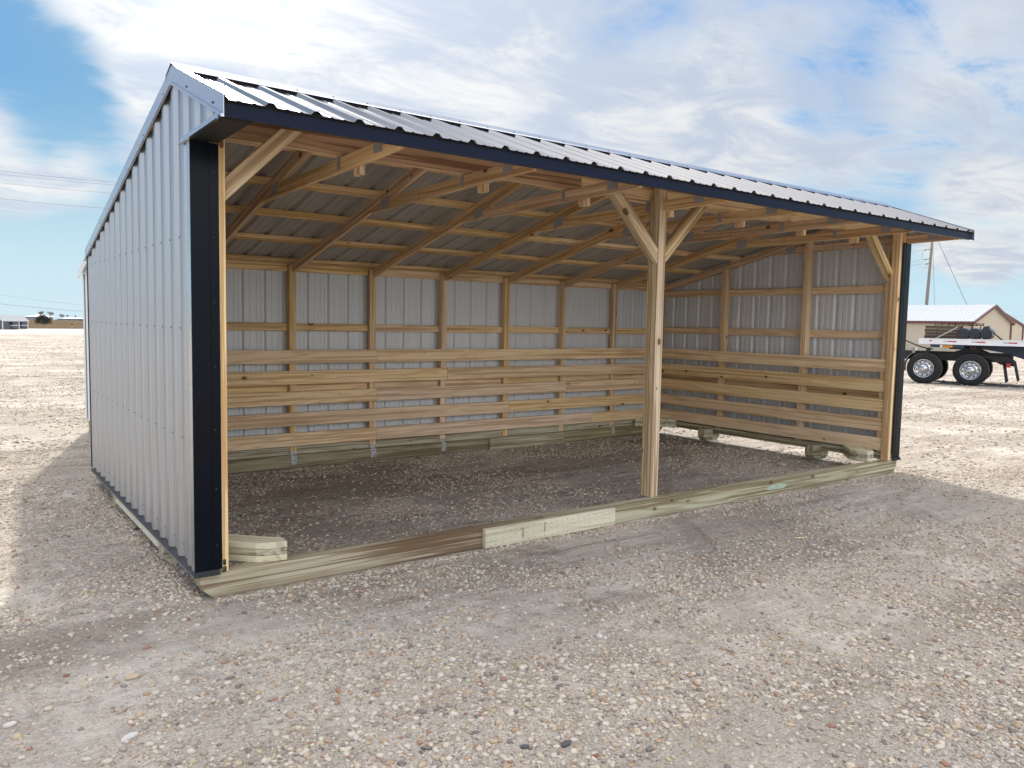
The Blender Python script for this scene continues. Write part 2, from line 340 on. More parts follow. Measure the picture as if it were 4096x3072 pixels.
def sheet(mb, sec, f0, f1, t=.0012, m=(0, 1)):
    """ribbed sheet between two curves f0(u,h), f1(u,h); outer face m[0], inner face m[1]"""
    n = len(sec)
    V = [f0(u, h) for u, h in sec]+[f1(u, h) for u, h in sec]+[f0(u, h-t) for u, h in sec]+[f1(u, h-t) for u, h in sec]
    F = [(i, i+1, n+i+1, n+i) for i in range(n-1)]; mb.add(V, F, m[0])
    k = len(mb.V)-len(V)
    G = [(2*n+i, 3*n+i, 3*n+i+1, 2*n+i+1) for i in range(n-1)]+[(i, 2*n+i, 2*n+i+1, i+1) for i in range(n-1)]+[(n+i, n+i+1, 3*n+i+1, 3*n+i) for i in range(n-1)]
    G += [(0, n, 3*n, 2*n), (n-1, 3*n-1, 4*n-1, 2*n-1)]
    mb.F += [tuple(j+k for j in f) for f in G]; mb.m += [m[1]]*len(G)
def stamp(mb, P, x, z, w, h, nrm, rows=2):
    """an inked grade mark: rows of tiny character-like bars"""
    x = Vector(x); z = Vector(z); nrm = Vector(nrm); P = Vector(P)+nrm*.0012
    ch = h/rows
    for r in range(rows):
        u = 0
        while u < w:
            cw = random.uniform(.5, .9)*ch*.6
            for _ in range(3):
                a = P+x*(u+random.uniform(0, cw*.6))+z*(r*ch+random.uniform(0, ch*.35)); vert = random.random() < .5
                dx, dz = (ch*.12, ch*.55) if vert else (cw*.8, ch*.12)
                mb.add([a, a+x*dx, a+x*dx+z*dz, a+z*dz], [(0, 1, 2, 3)])
            u += cw*1.35
# ------------------------------------------------------------------ the shelter
LX, DY = 7.413, 3.611
ZR, YR, SB, SF, YE, YB = 2.942, .33, .2405, .375, -.61, 3.66
def zs(y): return ZR-SB*(y-YR) if y >= YR else ZR-SF*(YR-y)
sh = empty('loafing_shelter', (LX/2, DY/2, 0), 'open-fronted livestock shelter with ribbed silver metal walls, navy fascia and pine framing on timber skids', 'shed')
def zc(p): return p
# skids
def skid(y0, y1, x0, x1, mat, left=True, right=True, name='skid_beam'):
    ch, zh = .068, .063
    poly = [(ch if left else 0, 0), (x1-x0-(ch if right else 0), 0)]
    poly += [(x1-x0, zh)] if right else []
    poly += [(x1-x0, .1365), (0, .1365)]
    poly += [(0, zh)] if left else []
    return prism(name, (x0, (y0+y1)/2, 0), (1, 0, 0), (0, 0, 1), poly, y1-y0, mat, sh, bevel=.005)
s1 = skid(.0, .114, 0, 2.45, 'treated_wet', True, False); s1['label'] = 'front skid beam left half with a brown weathered stretch'
s2 = skid(.0, .1135, 2.452, LX, 'treated', False, True); s2['label'] = 'front skid beam right half with a teal paint smudge'
t = MB().add([(5.12, -.0008, .05), (5.34, -.0008, .045), (5.42, -.0008, .075), (5.30, -.0008, .098), (5.14, -.0008, .09), (5.05, -.0008, .07)], [(0, 1, 2, 3, 4, 5)])
t.build('paint_smudge', 'teal', s2)
skid(3.497, 3.611, 0, 5.0, 'treated_dark', True, False); skid(3.497, 3.6105, 5.002, LX, 'treated_dark', False, True)
sp_ = bx('splice_board', 1.885, 3.115, -.039, -.001, .004, .139, 'x', 'treated_pale', sh, label='pale new splice board peppered with nail holes')
nh = MB()
for i in range(22):
    for j in range(3):
        x = 1.93+i*.054+random.uniform(-.012, .012); z = .025+j*.044+random.uniform(-.01, .01)
        nh.prism([(x+.0032*math.cos(a*1.05), z+.0032*math.sin(a*1.05)) for a in range(6)], -.0402, -.0392, 'y')
nh.build('nail_holes', 'ink', sp_, kind='stuff')
for P_, w_, h_s in (((2.20, -.0395, .035), .075, .022), ((2.40, -.0395, .05), .07, .018)):
    g = MB(); stamp(g, P_, (0, 0, 1), (1, 0, 0), w_, h_s, (0, -1, 0)); g.build('grade_stamp', 'ink', sp_)
bx('splice_board', 1.91, 3.10, .1155, .1535, .004, .125, 'x', 'treated_pale', sh, label='inner splice board behind the front skid')
bx('splice_board', 4.32, 5.50, 3.455, 3.495, .0, .135, 'x', 'treated', sh, label='splice board on the rear skid')
# cross blocks under the side sills
def cross_block(x0, x1, y, side, z0=.035, z1=.2):
    c = .05
    poly = [(c if side < 0 else 0, z0), (x1-x0-(c if side > 0 else 0), z0)]+([(x1-x0, z0+c)] if side > 0 else [])+[(x1-x0, z1), (0, z1)]+([(0, z0+c)] if side < 0 else [])
    return prism('cross_block', (x0, y, 0), (1, 0, 0), (0, 0, 1), poly, .114, 'treated', sh, bevel=.004)
for y in (.88, 2.5):
    cross_block(7.09, 7.262, y, -1); cross_block(7.264, 7.40, y, 1, .03, .127)
    cross_block(-.03, .16, {.88: .81, 2.5: 2.47}[y], -1, .0, .131)
    cross_block(.162, .34, {.88: .81, 2.5: 2.47}[y], 1)
bx('sill_board', -.031, .0, .90, 2.40, .080, .131, 'y', 'treated_pale', sh)
# side sills (two flat plies)
for x0, x1 in ((7.264, 7.405), (.008, .149)):
    bx('sill_board', x0, x1, .0, 3.49, .137, .1745, 'y', 'treated_dark', sh); bx('sill_board', x0+.003, x1-.003, .0, 3.49, .176, .2135, 'y', 'treated', sh)
bx('sill_board', .15, 7.26, 3.53, 3.568, .138, .222, 'x', 'treated', sh)
# diagonal corner braces: three stacked plies
def corner_brace(pts, name='corner_brace'):
    for k in range(3):
        z0 = .1375+k*.0385
        c = sum((Vector((*p, 0)) for p in pts), Vector())/len(pts)
        M4 = Matrix.Translation((c.x, c.y, z0)) @ Matrix.Rotation(R(135 if pts[0][0] < 2 else 45), 4, 'Z')
        V = [M4.inverted() @ Vector((*p, z0)) for p in pts]
        MB().prism([(v.x, v.y) for v in V], 0, .0375, 'z').build(name, 'treated_pale' if k != 1 else 'treated', sh, M4, bevel=.003)
corner_brace([(.13, .30), (.335, .075), (.405, .045), (.51, .035), (.513, .12), (.27, .365), (.20, .44), (.13, .51)])
corner_brace([(7.30, .52), (7.17, .50), (6.955, .29), (6.93, .20), (6.95, .08), (7.06, .075), (7.29, .30)])
corner_brace([(.13, 3.10), (.13, 3.31), (.33, 3.50), (.54, 3.50), (.54, 3.46), (.20, 3.10)]); corner_brace([(7.28, 3.10), (7.28, 3.31), (7.08, 3.50), (6.82, 3.50), (6.82, 3.46), (7.20, 3.10)])
# planks
tops = [1.240, 1.022, .805, .588, .372]
joints = [(2.795,), (3.71,), (2.795, 5.54), (4.62,), (2.795, 6.0)]
for zt, js in zip(tops, joints):
    xs = [.16, *js, 7.272]
    for a, b_ in zip(xs, xs[1:]):
        dz = random.uniform(-.003, .003)
        p = bx('lining_plank', a+.001, b_-.001, 3.482, 3.5195, zt-.139+dz, zt+dz, 'x', 'plank', sh)
    y1 = 3.478
    bx('lining_plank', 7.243, 7.2805, .06, y1, zt-.137, zt+.004, 'y', 'plank', sh)
    bx('lining_plank', .1345, .172, .10, y1, zt-.137, zt+.002, 'y', 'plank', sh)
for x, z, w_, h_s in ((1.02, 1.13, .04, .014), (1.02, 1.19, .04, .014), (4.4, 1.95, .04, .014), (1.03, .72, .045, .012), (2.35, .74, .045, .012)):
    g = MB(); stamp(g, (x, 3.481, z), (0, 0, 1), (1, 0, 0), w_, h_s, (0, -1, 0)); g.build('grade_stamp', 'ink', sh)
# rear studs in two plies, trusses on top
xr = [.970+.9144*n for n in range(7)]
zb_ = [.10, .09, .09, .09, .14, .14, .09]
for n, x in enumerate(xr):
    bx('stud', x-.076, x-.0385, 3.521, 3.606, zb_[n], 2.122, 'z', 'pine', sh)
    bx('stud', x-.038, x, 3.5215, 3.606, zb_[n], 2.055, 'z', 'pine', sh)
    if n in (1, 2, 3, 6):
        MB().box(x-.07, x-.004, 3.492, 3.4955, .035, .135).box(x-.07, x-.004, 3.514, 3.5195, .13, .178).build('metal_strap', 'shiny', sh)
bx('stud', .05, .135, 3.52, 3.605, .215, 2.10, 'z', 'pine', sh); bx('stud', 7.275, 7.36, 3.52, 3.605, .215, 2.10, 'z', 'pine', sh)
def rail(name, x0, x1, y0, y1, z0, z1, cuts, mat):
    xs = [x0]+[c for c in cuts]+[x1]
    for a, b_ in zip(xs[::2], xs[1::2]): bx(name, a, b_, y0, y1, z0, z1, 'x', mat, sh)
cuts = [v for x in xr for v in (x-.077, x+.001)]
for z0, z1 in ((1.437, 1.52), (.795, .88)): rail('girt', .05, 7.36, 3.570, 3.6075, z0, z1, cuts, 'pine')
rail('top_plate', .05, 7.36, 3.568, 3.6075, 2.054, 2.143, cuts, 'pine')
# side wall studs and girts
for x0, x1, xa, xb in ((7.283, 7.368, 7.37, 7.405), (.045, .132, .008, .043)):
    for y in (1.12, 2.34):
        bx('stud', x0, x1, y, y+.0375, .215, zs(y)-.135, 'z', 'pine', sh); bx('stud', x0, x1, y+.038, y+.0755, .215, zs(y)-.135, 'z', 'pine', sh)
    bx('stud', x0, x1, .10, .176, .215, 2.49, 'z', 'pine', sh)
    for z0, z1 in ((1.462, 1.55), (1.972, 2.06), (.79, .88)): bx('girt', xa, xb, .06, 3.51, z0, z1, 'y', 'pine', sh)
# front corner posts
bx('corner_post', .121, .1575, .0, .088, .1375, 2.66, 'z', 'pine', sh); bx('corner_post', .0, .12, .01, .10, .1375, 2.66, 'z', 'pine', sh)
bx('corner_post', 7.225, 7.262, .0, .088, .1375, 2.66, 'z', 'pine', sh); bx('corner_post', 7.263, 7.40, .01, .098, .1375, 2.66, 'z', 'pine', sh)
# centre post: three plies
for k, zt in enumerate((2.74, 2.74, 2.59)):
    bx('centre_post', 3.623, 3.712, .086+k*.038, .1235+k*.038, .1375, zt, 'z', 'treated_yellow', sh)
# knee braces (two plies, 3.5 in. wide, 45 degrees)
def brace(p, q, y0, mat='treated_yellow', ply=2, w=.089):
    p = Vector(p); q = Vector(q); d = (q-p).normalized(); up = Vector((-d.z, 0, d.x)) if d.x > 0 else Vector((d.z, 0, -d.x)); l = (q-p).length
    for k in range(ply):
        y = y0+.019+k*.038; s = w/2
        # the ends are cut plumb and level
        a, b_ = abs(d.z/d.x), abs(d.x/d.z)
        poly = [(s*b_, -s), (l+s*a*.999, -s), (l-s*a, s), (-s*b_, s)]
        poly = [(-s*b_*-1, -s), (l-s*a, -s), (l+s*a, s), (-s*b_, s)] if False else [(0, -s), (l+s, -s), (l-s, s), (0+2*s*b_, s)]
        prism('knee_brace', (p.x, y, p.z), d, up, poly, .0375, mat, sh)
brace((3.654, 0, 2.10), (3.164, 0, 2.59), .088); brace((3.681, 0, 2.11), (4.159, 0, 2.588), .088)
brace((.1275, 0, 2.23), (.5475, 0, 2.65), .045); brace((7.256, 0, 2.12), (6.826, 0, 2.55), .07)
# header in two lengths
for a, b_, mt in ((.16, 2.885, 'header'), (2.886, 7.26, 'pine')):
    bx('header_beam', a, b_, .201, .2385, 2.592, 2.735, 'x', mt, sh); bx('header_beam', a, b_, .239, .2765, 2.592, 2.735, 'x', 'pine', sh)
# trusses
tb = SB; hb = .089
def truss(x0, gable=False, dz=0):
    x = x0+.019
    c = math.cos(math.atan(SB)); d = Vector((0, -1, SB)).normalized(); up = Vector((0, SB, 1)).normalized()
    yb = 3.60; off = .038+.0015
    A = Vector((x, yb, zs(yb)-off/c))
    ln = (yb-YR)/c
    par = prism('roof_truss', A, d, up, [(0, 0), (ln, 0), (ln-.03, -hb), (.0, -hb), (0, 0)][:4], .0375, 'truss', sh)
    # local Z up: polygon drawn with the top edge on the roof line
    cf = math.cos(math.atan(SF)); df = Vector((0, -1, -SF)).normalized(); upf = Vector((0, -SF, 1)).normalized()
    B = Vector((x, YR-.002, zs(YR)-off/cf)); lf = (YR-YE-.03)/cf
    prism('front_chord', B, df, upf, [(0, 0), (lf, 0), (lf-.012, -.045), (lf-.25, -hb), (.03, -hb)], .0373, 'truss', par)
    pts = [(1.79, 2.468), (-.53, 2.508), (-.545, 2.528), (-.37, 2.592), (1.30, 2.562)]
    prism('bottom_chord', (x, 0, 0), (0, -1, 0), (0, 0, 1), [(-y, z+dz) for y, z in pts], .0371, 'truss', par)
    def plate(y0, y1, z0, z1, xx, nm='nail_plate', sk=0):
        mb = MB().add([(xx, y0, z0), (xx, y1, z0-sk), (xx, y1, z1-sk), (xx, y0, z1), (xx-.0015, y0, z0), (xx-.0015, y1, z0-sk), (xx-.0015, y1, z1-sk), (xx-.0015, y0, z1)],
            [(0, 1, 2, 3), (4, 7, 6, 5), (0, 4, 5, 1), (1, 5, 6, 2), (2, 6, 7, 3), (3, 7, 4, 0)])
        if nm == 'nail_plate':
            ny, nz = 4, 4
            for i in range(ny):
                for j in range(nz):
                    yy = y0+(y1-y0)*(i+.5)/ny; zz = z0+(z1-z0)*(j+.5)/nz
                    mb.box(xx-.0024, xx-.0016, yy-.006, yy+.006, zz-.002-sk*(i+.5)/ny, zz+.002-sk*(i+.5)/ny, 1)
        mb.build(nm, ['zinc', 'shiny'], par)
    plate(1.37, 1.51, 2.50, 2.585, x0-.001, sk=.03); plate(-.335, -.225, 2.525, 2.585, x0-.001)
    if not gable:
        plate(.245, .285, 2.505, 2.60, x0-.001, 'hurricane_tie')
        bx('cripple_block', x0+.0395, x0+.0775, .045, .134, 2.452, 2.591, 'z', 'pine', par)
    g = MB(); stamp(g, (x0-.0005, .88, 2.50), (0, 0, 1), (0, -1, 0), .05, .016, (-1, 0, 0)); g.build('grade_stamp', 'ink', par)
for x in xr: truss(x-.038)
truss(7.362, True); truss(.012, True, .014)
# purlins
for y0, s in ((.36, 1), (.95, 1), (1.575, 1), (2.20, 1), (2.835, 1), (3.46, 1), (.215, -1), (-.575, -1)):
    sl = SB if s > 0 else -SF; ym = y0+.044
    nrm = Vector((0, sl, 1)).normalized()
    c0 = Vector((0, ym, zs(ym)))-nrm*.0205
    k = random.uniform(2.6, 4.7)
    for a, b_ in ((-.018, k), (k+.002, LX+.012)):
        prism('purlin', (a, c0.y, c0.z), (1, 0, 0), (0, 1, -sl), [(0, -.0445), (b_-a, -.0445), (b_-a, .0445), (0, .0445)], .037, 'pine', sh)
# roof sheets
X0, X1 = -.03, LX+.028
sec = ribbed(X0, X1, .19, .2297)
screws = lambda mb, pts, d, nrm, m: [mb.prism([(0, 0)], 0, 0) for _ in ()]
def screw(mb, p, n, m=2, r=.0065):
    p = Vector(p); n = Vector(n).normalized(); a = n.orthogonal().normalized(); b_ = n.cross(a)
    V = [p+r*(math.cos(i*math.pi/3)*a+math.sin(i*math.pi/3)*b_) for i in range(6)]+[p+n*.005+.6*r*(math.cos(i*math.pi/3)*a+math.sin(i*math.pi/3)*b_) for i in range(6)]
    mb.add(V, [tuple(range(6, 12))]+[(i, (i+1) % 6, 6+(i+1) % 6, 6+i) for i in range(6)], m)
nb = Vector((0, SB, 1)).normalized(); nf = Vector((0, -SF, 1)).normalized()
rf = MB(); sheet(rf, sec, lambda u, h: (u, YR, zs(YR)+h), lambda u, h: (u, YE-.035, zs(YE-.035)+h), m=(0, 1))
rb = MB(); sheet(rb, sec, lambda u, h: (u, YB+.03, zs(YB+.03)+h), lambda u, h: (u, YR+.001, zs(YR+.001)+h), m=(0, 1))
for k in range(32):
    x = .19+.2297*k+.05
    for y in (-.53, .26): screw(rf, (x, y, zs(y)+.001), nf)
    for y in (.40, 1.62, 2.88, 3.5): screw(rb, (x, y, zs(y)+.001), nb)
rf.build('front_roof_slope', ['roof', 'roof_in', 'screw'], sh); rb.build('rear_roof_slope', ['roof', 'roof_in', 'screw'], sh)
# ridge cap
rc = MB(); h = .026
prof = [(YR-.137, zs(YR-.137)+.022), (YR-.13, zs(YR-.13)+h+.001), (YR, zs(YR)+h+.012), (YR+.13, zs(YR+.13)+h+.001), (YR+.135, zs(YR+.135)+.006)]
n_ = len(prof)
rc.add([(x, y, z+dz) for x in (X0-.008, X1+.008) for dz in (0, -.0015) for y, z in prof],
       [(i, i+1, 2*n_+i+1, 2*n_+i) for i in range(n_-1)]+[(n_+i, 3*n_+i, 3*n_+i+1, n_+i+1) for i in range(n_-1)]+[(i, n_+i, n_+i+1, i+1) for i in range(n_-1)]+[(2*n_+i, 2*n_+i+1, 3*n_+i+1, 3*n_+i) for i in range(n_-1)]+[(0, 2*n_, 3*n_, n_), (n_-1, 2*n_-1, 4*n_-1, 3*n_-1)])
for k in range(32): screw(rc, (.19+.2297*k, YR-.10, zs(YR-.10)+h+.002), nf, 1)
rc.build('ridge_cap', ['trimlight', 'screw'], sh)
for nm_, sg_ in (('front', -1), ('rear', 1)):
    q = MB(); yy = YR+sg_*.128; y2 = YR+sg_*.10; u_ = ribbed(X0+.01, X1-.01, .19, .2297)
    for (a, ha), (b_, hb_) in zip(u_, u_[1:]):
        q.add([(a, yy, zs(yy)+ha+.0006), (b_, yy, zs(yy)+hb_+.0006), (b_, yy, zs(yy)+.0245), (a, yy, zs(yy)+.0245), (a, y2, zs(y2)+ha+.0006), (b_, y2, zs(y2)+hb_+.0006), (b_, y2, zs(y2)+.0245), (a, y2, zs(y2)+.0245)], [(0, 1, 2, 3), (4, 7, 6, 5), (3, 2, 6, 7), (0, 4, 5, 1)])
    q.build('foam_and_shade_strip', 'foam_shade', sh)  # black strip stands in for the shade in the gap under the ridge cap
# rake trims: face, lower lip and top flange
def rake(xf, sgn, mat):
    for (ya, yb, nm) in ((YE-.036, YR, 'front'), (YR, YB+.035, 'rear')):
        q = MB(); top = .024; dep = .105
        for a, b_, hi, lo in ((0, .003, top, top-dep), (.003, .014, top-dep+.014, top-dep)):
            xa, xb = (xf-b_, xf-a) if sgn < 0 else (xf+a, xf+b_)
            q.prism([(ya, zs(ya)+lo), (yb, zs(yb)+lo), (yb, zs(yb)+hi), (ya, zs(ya)+hi)], xa, xb, 'x')
        xa, xb = (xf-.001, xf+.045) if sgn < 0 else (xf-.045, xf+.001)
        q.prism([(ya, zs(ya)+top-.002), (yb, zs(yb)+top-.002), (yb, zs(yb)+top), (ya, zs(ya)+top)], xa, xb, 'x')
        for k in range(1 if yb < 1 else 4):
            pass
        nscr = 2 if nm == 'front' else 6
        for i in range(nscr):
            y = ya+(yb-ya)*(i+.35)/nscr; screw(q, (xf-.003 if sgn < 0 else xf+.003, y, zs(y)-.045), (sgn, 0, 0), 1, .008)
        q.build('rake_trim', [mat, 'screw'], sh)
rake(-.031, -1, 'trimlight'); rake(LX+.030, 1, 'trimlight')
# eave fascia
f_ = MB().box(-.03, 3.93, -.6185, -.6145, 2.506, 2.577).box(-.03, 3.93, -.612, -.585, 2.5065, 2.509)
f_.build('fascia', 'navy', sh); f_ = MB().box(3.931, LX+.026, -.6165, -.6135, 2.504, 2.577).box(3.931, LX+.026, -.612, -.585, 2.5045, 2.507)
f_.build('fascia', 'navy', sh, label='right fascia length with two small screw heads')
bx('fascia_board', -.025, LX+.02, -.612, -.578, 2.512, 2.548, 'x', 'pine', sh)
cl = MB(); ys = YE-.012
u = [(x, zs(ys)+hh-.002) for x, hh in ribbed(X0+.004, X1-.004, .19, .2297)]
poly = u+[(X1-.004, 2.571), (X0+.004, 2.571)]
for (a, za), (b_, zb2) in zip(u, u[1:]): cl.add([(a, ys, 2.570), (b_, ys, 2.570), (b_, ys, zb2), (a, ys, za), (a, ys+.03, 2.570), (b_, ys+.03, 2.570), (b_, ys+.03, zb2), (a, ys+.03, za)], [(0, 1, 2, 3), (4, 7, 6, 5), (3, 2, 6, 7), (0, 4, 5, 1)])
cl.build('foam_and_shade_strip', 'foam_shade', sh)
# left wall sheet with its little return under the eave
def side_wall(xo, sgn, nm, rb_=(.023, .045, .022)):
    mb = MB()
    def col(y): return max(.168, 2.508 if y < .0 else .168)
    for ya, yb, fb in ((YE+.02, -.003, lambda y: 2.512), (-.002, 3.606, lambda y: .166)):
        def cutpts(a, b):
            return [q for q in ribbed(a, b, .145, .2286, *rb_)]
        pieces = [(ya, yb)] if not (ya < YR < yb) else [(ya, YR), (YR, yb)]
        for a, b in pieces:
            s_ = cutpts(a, b)
            sheet(mb, s_, lambda u, h: (xo+sgn*h, u, fb(u)), lambda u, h: (xo+sgn*h, u, zs(u)-.004), m=(0, 1) if sgn < 0 else (0, 1))
    k = 0
    while True:
        y = .155+.2286*k-.05
        if y > 3.6: break
        for z in (.24, .87, 1.505, 2.02):
            if z < zs(y)-.1: screw(mb, (xo+sgn*.001, y, z), (sgn, 0, 0), 2, .006)
        k += 1
    mb.build(nm, ['wall', 'wall_in', 'screw'], sh)
side_wall(-.002, -1, 'left_wall_panel'); side_wall(LX+.002, 1, 'right_wall_panel', (.019, .031, .013))
bw = MB(); sheet(bw, ribbed(0, LX, .2, .2286), lambda u, h: (u, 3.612+h, .166), lambda u, h: (u, 3.612+h, 2.135), m=(0, 1)); bw.build('rear_wall_panel', ['wall', 'wall_in'], sh)
# drip trims, corner trims
MB().box(-.0365, -.0345, -.005, 3.63, .133, .139).build('drip_lip', 'trimlight', sh)
MB().add([(-.001, -.005, .172), (-.001, 3.63, .172), (-.034, 3.63, .1385), (-.034, -.005, .1385), (-.034, -.005, .134), (-.034, 3.63, .134), (-.001, -.005, .140), (-.001, 3.63, .140)],
    [(0, 1, 2, 3), (3, 2, 5, 4), (4, 5, 7, 6), (0, 6, 7, 1), (0, 3, 4, 6), (1, 7, 5, 2)]).build('drip_trim', 'drip', sh)
MB().add([(LX+.001, -.03, .172), (LX+.001, 3.63, .172), (LX+.034, 3.63, .1385), (LX+.034, -.03, .1385), (LX+.034, -.03, .134), (LX+.034, 3.63, .134), (LX+.001, -.03, .140), (LX+.001, 3.63, .140)],
    [(0, 3, 2, 1), (3, 4, 5, 2), (4, 6, 7, 5), (0, 1, 7, 6), (0, 6, 4, 3), (1, 2, 5, 7)]).build('drip_trim', 'drip', sh)
def corner_trim(xa, xb, inner, edge):
    q = MB()
    if xa < 1: q.box(xa, .066, -.010, -.003, .163, 2.505).box(.066, .072, -.006, -.003, .163, 2.505).box(.072, .104, -.0085, -.003, .163, 2.500)
    else: q.box(7.34, xb, -.010, -.003, .163, 2.505).box(7.334, 7.34, -.006, -.003, .163, 2.505).box(7.302, 7.334, -.0085, -.003, .163, 2.500)
    for z_ in (.30, .62, .95, 1.3, 1.65, 2.0, 2.35): screw(q, (.09 if xa < 1 else 7.315, -.0085, z_), (0, -1, 0), 1, .006)
    q.box(min(inner, inner+(.022 if inner < 1 else -.022)), max(inner, inner+(.022 if inner < 1 else -.022)), -.006, -.0005, .163, 2.500)
    q.build('corner_trim', ['black', 'screw'], sh)
    MB().add([(xa-.002, -.012, .163), (xb+.004, -.012, .163), (xb+.006, -.030, .140), (xa-.004, -.030, .140), (xa-.004, -.030, .137), (xb+.006, -.030, .137), (xa-.002, -.002, .163), (xb+.004, -.002, .163), (xa-.002, -.002, .137), (xb+.004, -.002, .137)],
        [(0, 1, 2, 3), (3, 2, 5, 4), (4, 5, 9, 8), (6, 7, 1, 0), (6, 8, 9, 7), (0, 3, 4, 8, 6), (1, 7, 9, 5, 2)]).build('base_flashing', 'blackmatt', sh)
corner_trim(-.028, .098, .098, 0); corner_trim(7.31, LX+.026, 7.31, 0)
MB().box(-.0285, -.0225, -.003, .058, .166, 2.503).build('corner_trim', 'trimlight', sh, label='silver return edge of the left corner trim')
MB().box(LX+.0235, LX+.0285, -.003, .08, .166, 2.503).build('corner_trim', 'black', sh)
MB().box(-.03, .003, 3.613, 3.64, .166, 2.13).build('corner_trim', 'black', sh)
MB().box(-.028, .118, -.585, -.0095, 2.5035, 2.508).build('soffit_trim', 'blackmatt', sh)
MB().box(-.036, -.031, -.56, .155, 2.500, 2.534).box(-.048, -.0365, -.56, .155, 2.500, 2.504).build('gable_return_trim', 'trimlight', sh)

# ------------------------------------------------------------------ the shed behind
b2 = empty('rear_shed', (3.6, 5.6, 0), 'silver metal shed standing close behind the open shelter, only its left rear edge showing', 'shed')
q = MB(); bx0, bx1, by0, by1 = .46, 6.85, 3.95, 7.40
def zz(y): return 2.12+.2405*(by1-y)
sheet(q, ribbed(by0, by1, by0+.1), lambda u, h: (bx0-h, u, .16), lambda u, h: (bx0-h, u, zz(u)), m=(0, 1)); q.build('left_wall_panel', ['white', 'wall_in'], b2)
q = MB(); sheet(q, ribbed(by0, by1, by0+.1), lambda u, h: (bx1+h, u, .16), lambda u, h: (bx1+h, u, zz(u)), m=(0, 1)); q.build('right_wall_panel', ['wall', 'wall_in'], b2)
q = MB(); sheet(q, ribbed(bx0, bx1, bx0+.1), lambda u, h: (u, by1+h, .16), lambda u, h: (u, by1+h, zz(by1)), m=(0, 1)); q.build('rear_wall_panel', ['wall', 'wall_in'], b2)
q = MB(); sheet(q, ribbed(bx0, bx1, bx0+.1), lambda u, h: (u, by0-h, .16), lambda u, h: (u, by0-h, zz(by0)), m=(0, 1)); q.build('front_wall_panel', ['wall', 'wall_in'], b2)
q = MB(); sheet(q, ribbed(bx0-.06, bx1+.06, bx0+.1), lambda u, h: (u, by0-.05, zz(by0-.05)+.01+h), lambda u, h: (u, by1+.08, zz(by1+.08)+.01+h), m=(0, 1)); q.build('roof', ['roof', 'wall_in'], b2)
MB().prism([(by0-.05, zz(by0-.05)-.07), (by1+.09, zz(by1+.09)-.07), (by1+.09, zz(by1+.09)+.035), (by0-.05, zz(by0-.05)+.035)], bx0-.075, bx0-.068, 'x').build('rake_trim', 'white', b2)
MB().box(bx0-.03, bx0+.05, by1+.001, by1+.03, .16, 2.10).box(bx0-.03, bx0-.024, by1-.06, by1, .16, 2.11).build('corner_trim', 'white', b2)
for y in (by0+.06, by1-.06): bx('skid_beam', bx0, bx1, y-.057, y+.057, 0, .155, 'x', 'treated', b2)

# ------------------------------------------------------------------ ground
def sheet_ts(name, ts, s0, s1, dz, mat, kind='structure', poly=None):
    V = []; F = []; S = Vector((FH.y, -FH.x, 0))
    for t in ts:
        for s in (s0, s1):
            P = Vector((CAMP.x, CAMP.y, 0))+FH*t+S*s; V.append((P.x, P.y, gz(P.x, P.y)+dz))
    for i in range(len(ts)-1): F.append((2*i, 2*i+1, 2*i+3, 2*i+2))
    return mesh(name, V, F, mat, kind=kind)
sheet_ts('ground', [-60, 10, 60, 200, 560, 3000], -2500, 2500, 0, 'gravel')
def poly_ground(name, pts, dz, mat):
    V = [(x, y, gz(x, y)+dz) for x, y in pts]; return mesh(name, V, [tuple(range(len(V)))], mat, kind='structure')
# pale road crossing behind, and the dry field beyond it
def strip(name, A0, B0, A1, B1, dz, mat, n=12):
    V = []; F = []
    for i in range(n+1):
        k = i/n
        for a, b_ in ((A0, B0), (A1, B1)):
            x = a[0]+(b_[0]-a[0])*k; y = a[1]+(b_[1]-a[1])*k; V.append((x, y, gz(x, y)+dz))
    for i in range(n): F.append((2*i, 2*i+2, 2*i+3, 2*i+1))
    return mesh(name, V, F, mat, kind='structure')
strip('road', (-60, 46), (60, 102), (-60, 78), (60, 138), .01, 'road')
fd = Vector((.904, .427))
V = []; F = []
for i, d in enumerate([0, 30, 60, 100, 160, 240, 340, 480, 600]):
    a = Vector((-100, 56))+Vector((-.427, .904))*d; b_ = Vector((260, 226+20))+Vector((-.427, .904))*d
    for k in range(9):
        p = a+(b_-a)*k/8; V.append((p.x, p.y, gz(p.x, p.y)+.02))
for i in range(8):
    for k in range(8): F.append((i*9+k, i*9+k+1, (i+1)*9+k+1, (i+1)*9+k))
mesh('field', V, F, 'field', kind='structure')

